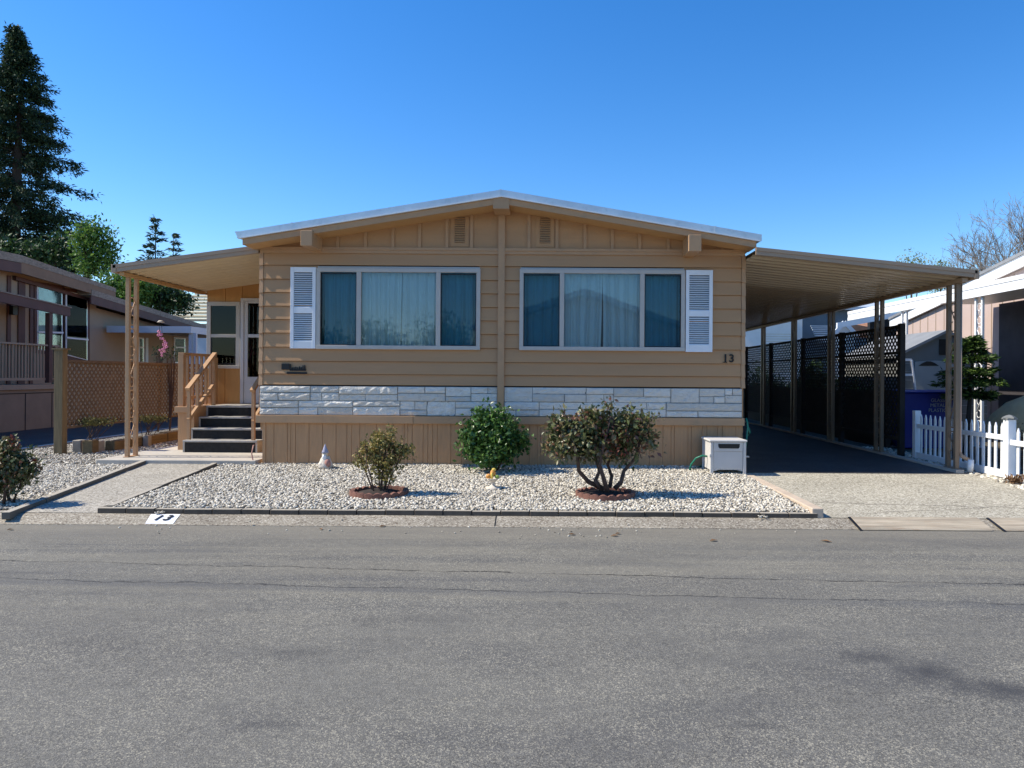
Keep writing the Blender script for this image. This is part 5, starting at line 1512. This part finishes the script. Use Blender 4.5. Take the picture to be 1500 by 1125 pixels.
gt.bar((g3[0].x - 0.1, y_ - 0.05, g3[0].z - 0.06), (g3[1].x, y_ - 0.05, g3[1].z), 0.08, 0.14).bar((g3[1].x, y_ - 0.05, g3[1].z), (g3[2].x + 0.1, y_ - 0.05, g3[2].z - 0.06), 0.08, 0.14)
gt.build("rake_board", M['whitemetal'], osd)
r0, r1, r2, r3 = at(1236, 472, y_), at(1313, 471, y_ + 1.5), at(1350, 493, y_), at(1252, 492, y_)
MB().add([r0, r1, r2, r3] + [p + Vector((0, 0.05, -0.06)) for p in (r0, r1, r2, r3)], [(0, 3, 2, 1), (4, 5, 6, 7), (0, 1, 5, 4), (1, 2, 6, 5), (2, 3, 7, 6), (3, 0, 4, 7)]).build("roof", M['orangeroof'], osd)
bh = thing("far_house", at(1230, 480, 24), "slate-blue far house wall with pale corner board behind the lattice screen", "house")
y_ = 24.0
a, b = at(1173, 462, y_), at(1300, 500, y_)
MB().box(a.x, b.x, y_, y_ + 5, -0.05, at(1200, 452, y_).z).build("wall", M['bluewall'], bh)
MB().box(a.x - 0.25, a.x + 0.05, y_ - 0.08, y_ - 0.01, -0.05, at(1200, 455, y_).z).build("corner_board", M['whitemetal'], bh)
fr_ = MB()
for k in range(9):
    z = at(1200, 480, y_).z - k * 0.09
    fr_.box(at(1181 + k * 1.2, 0, y_).x, at(1222, 0, y_).x, y_ - 0.9 - 0.02 * k, y_ - 0.83, z, z + 0.035)
fr_.build("slatted_awning", M['metalpale'], bh)
MB().prism([(y_ - 0.4, at(1250, 455, y_).z), (y_ + 3, at(1250, 430, y_).z + 0.2), (y_ + 3, at(1250, 430, y_).z + 0.3), (y_ - 0.4, at(1250, 452, y_).z + 0.05)], 'x', a.x - 0.3, b.x).build("roof", M['metalpale'], bh)
wh = thing("far_house", at(1120, 490, 22), "bright cream far house wall with lapped siding beyond the carport", "house")
y_ = 22.0
a, b = at(1060, 480, y_), at(1167, 480, y_)
MB().box(a.x, b.x, y_, y_ + 4, -0.05, at(1120, 455, y_).z).build("wall", M['creamwall'], wh)
lw = MB()
for k in range(16):
    z = 1.6 + k * 0.11
    lw.box(at(1123, 0, y_).x, at(1165, 0, y_).x, y_ - 0.015, y_ - 0.0005, z, z + 0.02)
lw.build("laps", M['tileroof'], wh)
MB().box(a.x - 0.2, b.x + 0.2, y_ - 0.3, y_ + 4, at(1120, 455, y_).z, at(1120, 455, y_).z + 0.12).build("roof", M['whitemetal'], wh)

# ------------------------------------------------------------------ left neighbour
ln = thing("neighbour_house", (-16, 10, 0), "brown neighbour house on the left with tall slanted windows and shingled roof", "house")
XW = -13.4
def L_(px, py, X=XW): return onx(px, py, X)
y0w, y1w = 2.0, L_(141, 470).y
pa, pb = L_(32, 384, -12.95), L_(170, 428, -12.95)
sz = (pb.z - pa.z) / (pb.y - pa.y)
zr1 = lambda y: pa.z + (y - pa.y) * sz
MB().prism([(y0w, -0.05), (y1w, -0.05), (y1w, zr1(y1w) - 0.15), (pa.y, zr1(pa.y) - 0.15), (y0w, zr1(pa.y) - 0.35)], 'x', XW - 6, XW).build("wall", M['nbwall'], ln)
wv = MB()
for px in (12, 28, 33, 45): 
    p = L_(px, 460); wv.box(XW + 0.001, XW + 0.03, p.y - 0.06, p.y + 0.06, 1.0, zr1(max(p.y, pa.y)) - 0.3)
wv.build("dark_battens", M['nbtrim'], ln)
def wall_slab(pts, X0, X1, mat, name, parent):
    return MB().prism([(p.y, p.z) for p in pts], 'x', X0, X1).build(name, mat, parent)
def slant_window(pxa, pxb, ta, tb, ba, bb):
    w_ = wall_slab([L_(pxa - 3, ta - 5), L_(pxb + 4, tb - 5), L_(pxb + 4, bb + 5), L_(pxa - 3, ba + 5)], XW + 0.001, XW + 0.03, M['nbtrim'], "window", ln)
    wall_slab([L_(pxa, ta), L_(pxb, tb), L_(pxb, bb), L_(pxa, ba)], XW + 0.031, XW + 0.05, M['nbframe'], "frame", w_)
    wall_slab([L_(pxa + 1.2, ta + 1.6), L_(pxb - 1.4, tb + 1.6), L_(pxb - 1.4, bb - 1.2), L_(pxa + 1.2, ba - 1.2)], XW + 0.051, XW + 0.055, M['blinds'], "blinds", w_)
    wall_slab([L_(pxa + 1.2, ta + 1.6), L_(pxb - 1.4, tb + 1.6), L_(pxb - 1.4, bb - 1.2), L_(pxa + 1.2, ba - 1.2)], XW + 0.060, XW + 0.064, M['nbglass'], "pane", w_)
    zma, zmb = ba + (ta - ba) * 0.27, bb + (tb - bb) * 0.32
    wall_slab([L_(pxa, zma - 1.2), L_(pxb, zmb - 1.2), L_(pxb, zmb + 1.2), L_(pxa, zma + 1.2)], XW + 0.066, XW + 0.08, M['nbframe'], "meeting_rail", w_)
slant_window(52, 89, 417, 424.5, 512, 517)
slant_window(94, 126, 426, 433, 520, 528)
# roof along the slope with deep fascia
XF = -12.95
rf1 = MB().prism([(pa.y, zr1(pa.y) + 0.0), (pb.y, zr1(pb.y) + 0.0), (pb.y, zr1(pb.y) + 0.12), (pa.y, zr1(pa.y) + 0.17)], 'x', -20, XF)
rf1.prism([(y0w - 1, zr1(pa.y) - 0.1), (pa.y, zr1(pa.y) - 0.02), (pa.y, zr1(pa.y) + 0.17), (y0w - 1, zr1(pa.y) + 0.10)], 'x', -20, XF)
rf1.add([(XF, pa.y - 2.2, zr1(pa.y) + 0.0), (XF, pa.y, zr1(pa.y) + 0.17), (-16, pa.y, zr1(pa.y) + 0.45), (-16, pa.y - 2.2, zr1(pa.y) + 0.3)], [(0, 1, 2, 3)])
rf1.build("roof", M['shingle'], ln)
MB().prism([(pa.y, zr1(pa.y) - 0.27), (pb.y, zr1(pb.y) - 0.24), (pb.y, zr1(pb.y) - 0.001), (pa.y, zr1(pa.y) - 0.001)], 'x', XF - 0.06, XF - 0.01).build("fascia", M['nbfascia'], ln)
MB().prism([(y0w - 1, zr1(pa.y) - 0.37), (pa.y - 0.001, zr1(pa.y) - 0.28), (pa.y - 0.001, zr1(pa.y) - 0.03), (y0w - 1, zr1(pa.y) - 0.11)], 'x', XF - 0.06, XF - 0.01).build("front_fascia", M['nbtrim'], ln)
MB().prism([(pa.y + 0.3, zr1(pa.y) - 0.40), (pb.y - 0.3, zr1(pb.y) - 0.36), (pb.y - 0.3, zr1(pb.y) - 0.27), (pa.y + 0.3, zr1(pa.y) - 0.30)], 'x', XW + 0.001, XW + 0.1).build("frieze_board", M['nbtrim'], ln)
# rear wing
qa, qb = L_(150, 437, -12.95), L_(302, 483, -12.95)
sz2 = (qb.z - qa.z) / (qb.y - qa.y)
zr2 = lambda y: qa.z + (y - qa.y) * sz2
MB().prism([(y1w + 0.01, -0.05), (qb.y, -0.05), (qb.y, zr2(qb.y) - 0.2), (y1w + 0.01, zr2(y1w) - 0.2)], 'x', XW - 6, XW - 0.02).build("rear_wall", M['nbwall'], ln)
MB().prism([(qa.y - 0.5, zr2(qa.y - 0.5)), (qb.y, zr2(qb.y)), (qb.y, zr2(qb.y) + 0.16), (qa.y - 0.5, zr2(qa.y - 0.5) + 0.16)], 'x', -20, XF).build("rear_roof", M['shingle'], ln)
MB().prism([(qa.y - 0.5, zr2(qa.y - 0.5) - 0.24), (qb.y, zr2(qb.y) - 0.22), (qb.y, zr2(qb.y) - 0.001), (qa.y - 0.5, zr2(qa.y - 0.5) - 0.001)], 'x', XF - 0.06, XF - 0.01).build("rear_fascia", M['nbtrim'], ln)
for (pxa, pxb, t0, b0_) in ((204, 209, 494, 532), (256, 270, 494, 532)):
    w_ = wall_slab([L_(pxa - 1.5, t0), L_(pxb + 1.5, t0 + 1), L_(pxb + 1.5, b0_), L_(pxa - 1.5, b0_)], XW - 0.019, XW + 0.02, M['nbframe'], "side_window", ln)
    wall_slab([L_(pxa, t0 + 2), L_(pxb, t0 + 3), L_(pxb, b0_ - 2), L_(pxa, b0_ - 2)], XW + 0.021, XW + 0.025, M['nbglass'], "pane", w_)
    wall_slab([L_(pxa, t0 + 14), L_(pxb, t0 + 14), L_(pxb, t0 + 16), L_(pxa, t0 + 16)], XW + 0.027, XW + 0.04, M['nbframe'], "meeting_rail", w_)
wall_slab([L_(213, 495), L_(217, 495), L_(217, 532), L_(213, 532)], XW - 0.019, XW + 0.01, M['metalpale'], "corner_board", ln)
MB().box(XW + 0.001, XW + 0.12, L_(15.5, 455).y - 0.08, L_(15.5, 455).y + 0.08, L_(15, 461).z, L_(15, 448).z).build("wall_lantern", M['black'], ln)
# deck with railing, and its cover
XD = -12.4
dk = thing("neighbour_deck", (-12.9, 6, 0), "brown painted deck with close-set balusters and panelled skirt beside the left neighbour", "deck")
yd0, yd1 = 1.0, onx(83, 622, XD).y
ztop, zfl = onx(40, 503, XD).z, onx(40, 561, XD).z
ksk = MB().box(XW + 0.05, XD, yd0, yd1, -0.08, zfl - 0.16).build("skirt_panel", M['nbdeck'], dk)
ln_ = MB()
for px in (37, 76): 
    p = onx(px, 600, XD); ln_.box(XD + 0.0005, XD + 0.004, p.y - 0.015, p.y + 0.015, -0.06, zfl - 0.25)
ln_.box(XD + 0.0005, XD + 0.004, yd0, yd1 - 0.1, zfl - 0.255, zfl - 0.235)
ln_.build("panel_joint", M['dark'], ksk)
MB().box(XW + 0.05, XD + 0.05, yd0, yd1 + 0.03, zfl - 0.155, zfl - 0.04).build("rim_board", M['nbwall'], dk)
rr = MB().box(XD - 0.09, XD + 0.05, yd0, yd1, ztop - 0.04, ztop).box(XD - 0.05, XD - 0.01, yd0, yd1, zfl + 0.06, zfl + 0.12)
rrl = rr.build("railing", M['nbwall'], dk)
y = yd0 + 1.5
bal = None
while y < yd1 - 0.1:
    if bal is None:
        bal = MB().box(XD - 0.045, XD - 0.015, y, y + 0.035, zfl + 0.12, ztop - 0.04).build("baluster", M['nbwall'], rrl)
        by = y
    else:
        c = bal.copy(); link(c); c.parent = rrl; c.location = (0, y - by, 0)
    y += 0.105
MB().box(XD - 0.07, XD + 0.03, yd1 - 0.1, yd1, zfl - 0.04, ztop - 0.04).build("end_post", M['nbwall'], dk)
MB().bar((XD - 0.02, yd1, ztop - 0.02), (XD - 0.02, yd1 + 0.35, ztop - 0.20), 0.12, 0.04).build("sloped_rail_end", M['nbdeck'], dk)
dc = thing("deck_cover", (-12.9, 6, 3), "low deck cover with red-brown fascia and shingle top in front of the tall windows", "deck cover")
c0_, c1_ = onx(0, 434, -12.3), onx(103, 457, -12.3)
szc = (c1_.z - c0_.z) / (c1_.y - c0_.y)
zc_ = lambda y: c0_.z + (y - c0_.y) * szc
MB().prism([(1.5, zc_(1.5) - 0.12), (c1_.y, zc_(c1_.y) - 0.12), (c1_.y, zc_(c1_.y) + 0.10), (1.5, zc_(1.5) + 0.10)], 'x', -12.36, -12.3).build("fascia", M['nbtrim'], dc)
MB().prism([(1.5, zc_(1.5) + 0.10), (c1_.y + 0.03, zc_(c1_.y) + 0.10), (c1_.y + 0.03, zc_(c1_.y) + 0.13), (1.5, zc_(1.5) + 0.13)], 'x', XW + 0.09, -12.28).build("roof", M['shingle'], dc)
MB().box(-12.43, -12.32, onx(72, 480, -12.37).y - 0.06, onx(72, 480, -12.37).y + 0.06, zfl, zc_(7.5) - 0.12).build("post", M['nbtrim'], dc)
# pale blue-grey awning over the neighbour's drive
pw_ = thing("neighbour_awning", (-12, 12, 0), "pale blue-grey flat metal awning on white posts beyond the lattice fence", "awning")
y_ = 11.3
a, b = at(127, 475, y_), at(280, 480, y_)
zA = (a.z + b.z) / 2
MB().box(XW + 0.1, b.x, y_, y_ + 0.08, zA - 0.20, zA).build("front_fascia", M['metalpale'], pw_)
MB().box(b.x - 0.08, b.x, y_ + 0.081, y_ + 6, zA - 0.2, zA).build("side_fascia", M['metalpale'], pw_)
MB().box(XW + 0.1, b.x - 0.081, y_ + 0.081, y_ + 6, zA - 0.06, zA - 0.02).build("roof_panel", M['nbdeck'], pw_)
for px in (141, 278.5, 285):
    x = at(px, 500, y_ + 0.1).x
    MB().box(x - 0.045, x + 0.045, y_ + 0.1, y_ + 0.19, -0.05, zA - 0.201).build("post", M['metalpale'], pw_)
# parked pale-blue thing / far window under the awning
fc = thing("far_house", at(280, 510, 26), "far pale house with tiled roof seen between porch room and awning", "house")
y_ = 24.0
MB().box(at(235, 0, y_).x, at(330, 0, y_).x, y_, y_ + 6, -0.05, at(280, 474, y_).z).build("wall", M['metalpale'], fc)
MB().box(at(255, 0, y_).x, at(268, 0, y_).x, y_ - 0.05, y_ - 0.01, 1.0, at(260, 492, y_).z).build("window", M['dark'], fc)
tr = MB()
n = 11
for k in range(n):
    t0, t1 = k / n, (k + 1) / n
    ya, yb = y_ - 0.5 + 4.5 * t0, y_ - 0.5 + 4.5 * t1
    z_a = at(280, 472, y_).z + (2.2) * t0
    z_b = at(280, 472, y_).z + (2.2) * t1
    xa = at(246 + 54 * t0, 462 - 34 * t0, ya).x
    tr.prism([(ya, z_a), (yb + 0.02, z_b - 0.06), (yb + 0.02, z_b - 0.01), (ya - 0.05, z_a + 0.11)], 'x', xa, at(345, 0, y_).x)
tr.build("tile_roof", M['tileroof'], fc)

# ------------------------------------------------------------------ trees
def tree_thing(name, base, label): return thing(name, base, label, "tree")

def redwood(px, d, label):
    base = Lx(px, 551, d); base.z = -0.1
    t = tree_thing("redwood_tree", base, label)
    top = Lx(18, 36, d); 
    H = top.z
    def axis(z):
        s = z / H
        x = base.x + (Lx(32, 0, d).x - base.x) * min(1, s * 1.15) - max(0, s - 0.87) * (Lx(32, 0, d).x - top.x) / 0.13 * 0.8
        return np.array([x, base.y, z])
    prof = [(0.0, 3.6), (0.3, 3.7), (0.5, 3.9), (0.58, 3.7), (0.66, 2.8), (0.78, 2.1), (0.86, 1.3), (0.93, 0.65), (1.0, 0.04)]
    P, D = [], []
    br = MB().tube([tuple(axis(H * s)) for s in np.linspace(-0.005, 1, 12)], [0.55 * (1 - 0.97 * s) + 0.01 for s in np.linspace(0, 1, 12)], 10)
    z = 2.2
    while z < H - 0.15:
        s = z / H
        L0 = np.interp(s, [p[0] for p in prof], [p[1] for p in prof])
        for k in range(random.choice((4, 5, 6))):
            a = random.uniform(0, 2 * math.pi)
            L = L0 * random.uniform(0.55, 1.15)
            o = axis(z + random.uniform(-0.2, 0.2))
            dv = np.array([math.cos(a), math.sin(a), 0.0])
            pts = []
            for u in np.linspace(0, 1, 5):
                pts.append(o + dv * L * u + np.array([0, 0, 0.10 * L * u - 0.32 * L * u * u + 0.12 * L * u ** 3]))
            br.tube([tuple(p) for p in pts], [0.05 * (1 - 0.8 * u) * min(1, L / 3) + 0.006 for u in np.linspace(0, 1, 5)], 4)
            m = int(7 + L * 10)
            for _ in range(m):
                u = random.uniform(0.18, 1.0)
                i = min(3, int(u * 4)); f = u * 4 - i
                c = pts[i] * (1 - f) + pts[i + 1] * f
                c = c + np.array([random.gauss(0, 0.13), random.gauss(0, 0.13), random.gauss(-0.10, 0.13)]) * (0.5 + 0.4 * L / 4)
                for q in range(7):
                    P.append(c + np.array([random.gauss(0, 0.13), random.gauss(0, 0.13), random.gauss(0, 0.10)]))
                    D.append(dv * 0.7 + np.array([0, 0, random.uniform(-0.9, 0.3)]))
        z += 0.16 + 0.24 * (1 - s)
    br.build("trunk", M['bark'], t)
    V, F = leaves(np.array(P), 0.27, 0.30, 0.2, 0.6, np.array(D))
    npmesh("foliage", V, F, M['redwood'], t)
redwood(12, 46, "tall dark redwood rising behind the left neighbour's roof")

def leader_conifer(name, px, pytop, d, rad, label, mat, lsize, step=0.5, zlo=1.0):
    top = Lx(px, pytop, d)
    t = tree_thing(name, (top.x, top.y, -0.1), label)
    H = top.z
    MB().tube([(top.x, top.y, -0.1), (top.x, top.y, H)], [rad * 0.06, 0.02], 7).build("trunk", M['bark'], t)
    P, D = [], []
    z = zlo
    while z < H:
        L0 = rad * (1 - z / H) ** 0.8 + 0.12
        for k in range(5):
            a = random.uniform(0, 6.28); L = L0 * random.uniform(0.5, 1.15)
            dv = np.array([math.cos(a), math.sin(a), -0.1])
            for u in np.linspace(0.1, 1, max(4, int(L * 9))):
                c = np.array([top.x, top.y, z]) + dv * L * u
                for q in range(4):
                    P.append(c + rng.normal(0, 0.10, 3)); D.append(dv + np.array([0, 0, 0.15]))
        z += step
    V, F = leaves(np.array(P), lsize, 0.3, 0.2, 0.5, np.array(D))
    npmesh("foliage", V, F, mat, t)
leader_conifer("conifer", 228, 322, 62, 2.6, "taller of the two thin far conifers above the porch awning", M['conifer'], 0.42, 0.55)
leader_conifer("conifer", 254, 344, 66, 2.2, "shorter of the two thin far conifers above the porch awning", M['conifer'], 0.42, 0.6)

def leafy(name, base, blobs, n, lsize, mat, trunkpts, label, clump=14, shell=0.35, tr=0.16, spread=1.0):
    t = tree_thing(name, base, label)
    cp, _ = blob_points(blobs, max(10, n // clump), shell)
    P = np.repeat(cp, clump, 0) + rng.normal(0, lsize * 1.1 * spread, (len(cp) * clump, 3))
    V, F = leaves(P, lsize, 0.5)
    npmesh("crown", V, F, mat, t)
    m = MB()
    k = len(trunkpts)
    m.tube(trunkpts, [tr * (1 - 0.6 * i / (k - 1)) for i in range(k)], 8)
    for b in blobs:
        e = Vector(trunkpts[-1]) if random.random() < 0.6 else Vector(trunkpts[-2])
        c = Vector(b[:3])
        m.tube([e, (e + c) / 2 + Vector((0, 0, 0.1)), c, c + Vector((random.uniform(-1, 1) * b[3] * 0.6, 0, b[5] * 0.7))], [tr * 0.4, tr * 0.3, tr * 0.18, tr * 0.06], 6)
    m.build("trunk", M['bark'], t, smooth=True)
    return t
d = 36
bl = blobs_px([(140, 340, 24, 18, 0), (152, 365, 20, 22, 0), (125, 355, 20, 24, 0), (160, 385, 16, 20, 0), (135, 390, 26, 18, 0), (118, 335, 12, 12, 0), (166, 350, 8, 10, 0)], d)
b_ = Lx(128, 551, d)
leafy("leafy_tree", (b_.x, b_.y, -0.1), bl, 3600, 0.20, M['leaf_light'], [(b_.x, b_.y, -0.1), (b_.x, b_.y, 3.5), tuple(Lx(127, 410, d)), tuple(Lx(126, 375, d))], "bright green leafy tree between the redwood and the porch awning", 9, 0.3)
d = 30
bl = blobs_px([(170, 415, 22, 20, 0), (200, 425, 30, 28, 0), (235, 435, 30, 26, 1), (262, 440, 22, 22, 1), (185, 445, 30, 20, 0), (150, 425, 14, 14, 0)], d)
b_ = Lx(205, 551, d)
leafy("leafy_tree", (b_.x, b_.y, -0.1), bl[:2] + bl[4:], 4600, 0.17, M['leaf_light'], [(b_.x, b_.y, -0.1), (b_.x, b_.y, 1.8), tuple(Lx(200, 450, d))], "mid-green tree right behind the porch post, above the neighbour's roof", 12, 0.2)
b_ = Lx(245, 551, 31)
leafy("leafy_tree", (b_.x, b_.y, -0.1), bl[2:4], 3600, 0.17, M['leaf_dark'], [(b_.x, b_.y, -0.1), (b_.x, b_.y, 1.8), tuple(Lx(245, 450, 31))], "very dark tree under the awning beam beside the pale tiled roof", 12, 0.2)
# dark mass low behind the redwood
d = 40
bl = blobs_px([(60, 372, 40, 16, 0), (100, 375, 26, 18, 0), (20, 370, 40, 16, 0), (88, 352, 20, 14, 0)], d)
b_ = Lx(70, 551, d)
leafy("leafy_tree", (b_.x, b_.y, -0.1), bl, 4200, 0.24, M['leaf_dark'], [(b_.x, b_.y, -0.1), (b_.x, b_.y, 3), tuple(Lx(66, 400, d))], "dark broad tree low behind the left neighbour's roof, under the redwood", 12, 0.2)
# pale budding trees over the carport roof
for (px, py, d, rx, rz, lab) in ((1335, 386, 48, 26, 14, "pale green budding treetop showing above the middle of the carport roof"), (1378, 394, 50, 16, 9, "thin budding treetop above the right part of the carport roof"), (1420, 402, 52, 10, 7, "tiny budding treetop at the right tip of the carport roof")):
    bl = blobs_px([(px, py, rx, rz, 0), (px + rx * 0.5, py + 8, rx * 0.8, rz, 0), (px - rx * 0.5, py + 8, rx * 0.7, rz, 0), (px, py + 22, rx * 1.2, rz * 1.2, 0)], d)
    b_ = Lx(px, 551, d)
    leafy("budding_tree", (b_.x, b_.y, -0.1), bl, 1500, 0.16, M['leaf_pale'], [(b_.x, b_.y, -0.1), (b_.x, b_.y, 4), tuple(Lx(px, py + 20, d))], lab, 5, 0.3, 0.12, 1.6)
# bare twiggy tree at the right edge
def bare_tree():
    d = 42
    base = Lx(1492, 551, d); base.z = -0.1
    t = tree_thing("bare_tree", base, "bare grey twiggy tree above the right neighbour's roof at the edge of the photo")
    br, tw = MB(), MB()
    def grow(p, v, L, r, lev):
        q = p + v * L
        mid = (p + q) / 2 + Vector((random.gauss(0, 0.05), random.gauss(0, 0.05), 0)) * L
        (br if lev < 3 else tw).tube([p, mid, q], [r, r * 0.85, r * 0.7], 6 if lev < 3 else 3)
        if lev >= 8: return
        for _ in range(3 if lev in (1, 2, 3, 4) else 2):
            a = Vector((random.gauss(0, 1), random.gauss(0, 1), random.gauss(0.25, 0.6)))
            w = (v + a * 0.48).normalized()
            grow(q if random.random() < 0.6 else mid, w, L * random.uniform(0.60, 0.84), max(0.010, r * 0.62), lev + 1)
    for dx in (-0.16, -0.05, 0.05, 0.14):
        grow(base, Vector((dx, 0, 1)).normalized(), 3.15, 0.2, 0)
    allv = np.array(br.v + tw.v)
    ztop = np.percentile(allv[:, 2], 99.5)
    xr_ = np.percentile(np.abs(allv[:, 0] - base.x), 98)
    goal = Lx(1490, 303, d).z
    kx, kz = (base.x - Lx(1436, 340, d).x) / xr_, goal / ztop
    for mb in (br, tw):
        mb.v = [(base.x + (p[0] - base.x) * kx, p[1], p[2] * kz) for p in mb.v]
    br.build("trunk", M['greybark'], t, smooth=True)
    tw.build("crown", M['greybark'], t)
bare_tree()
# bare plant stems behind the brown lattice
for (px, lab) in ((232, "thin dark bare plant behind the lattice under the pink wind chime"), (249, "second thin dark bare plant behind the lattice, right of the wind chime")):
    b_ = at(px, 545, 4.5)
    t = thing("bare_plant", (b_.x - 0.3, 4.5, 0), lab, "plant")
    s = MB()
    for k in range(7):
        top = at(px + random.uniform(-8, 8), random.uniform(508, 522), 4.5)
        s.tube([(b_.x, 4.5, 0.1), ((b_.x + top.x) / 2, 4.55, 1.0), tuple(top)], [0.015, 0.012, 0.005], 5)
    s.build("stems", M['stem'], t)
    P = np.array([at(px + random.uniform(-9, 9), random.uniform(508, 530), 4.5 + random.uniform(-0.1, 0.1)) for _ in range(60)])
    V, F = leaves(P, 0.06, 0.5)
    npmesh("leaves", V, F, M['redwood'], t)

# ------------------------------------------------------------------ across the street: seen only mirrored in the windows
oh = thing("opposite_house", (1.5, -21, -0.2), "pale gabled house across the street, mirrored in the front windows", "house")
MB().box(-2.6, 5.6, -25, -20, -0.2, 3.3).build("wall", M['creamwall'], oh)
MB().prism([(-3.1, 3.2), (1.5, 4.7), (6.1, 3.2), (6.1, 3.4), (1.5, 4.95), (-3.1, 3.4)], 'y', -25.3, -19.5).build("roof", M['whitemetal'], oh)
MB().prism([(-2.6, 3.3), (5.6, 3.3), (1.5, 4.65)], 'y', -20.1, -20.0).build("gable", M['whitemetal'], oh)
MB().box(-1.8, 0.2, -20.0, -19.95, 1.0, 2.4).build("window", M['dark'], oh)
for k, (x, y, z, r) in enumerate(((-9.5, -30, 3.2, 2.0), (-6.2, -32, 3.6, 2.3), (-13, -29, 3.2, 2.2))):
    leafy("street_tree", (x, y, -0.2), [(x, y, z, r, r, r * 0.75), (x - 1, y, z - 0.8, r * 0.8, r, r * 0.6), (x + 1, y + 0.5, z - 0.6, r * 0.8, r, r * 0.7)], 4500, 0.17, M['leaf_light'], [(x, y, -0.2), (x, y, 1.2), (x, y, z)],
          ("leafy tree across the street, middle one mirrored in the left window", "tallest leafy tree across the street, mirrored in the left window", "leftmost leafy tree across the street from the tan house")[k], 10, 0.3)
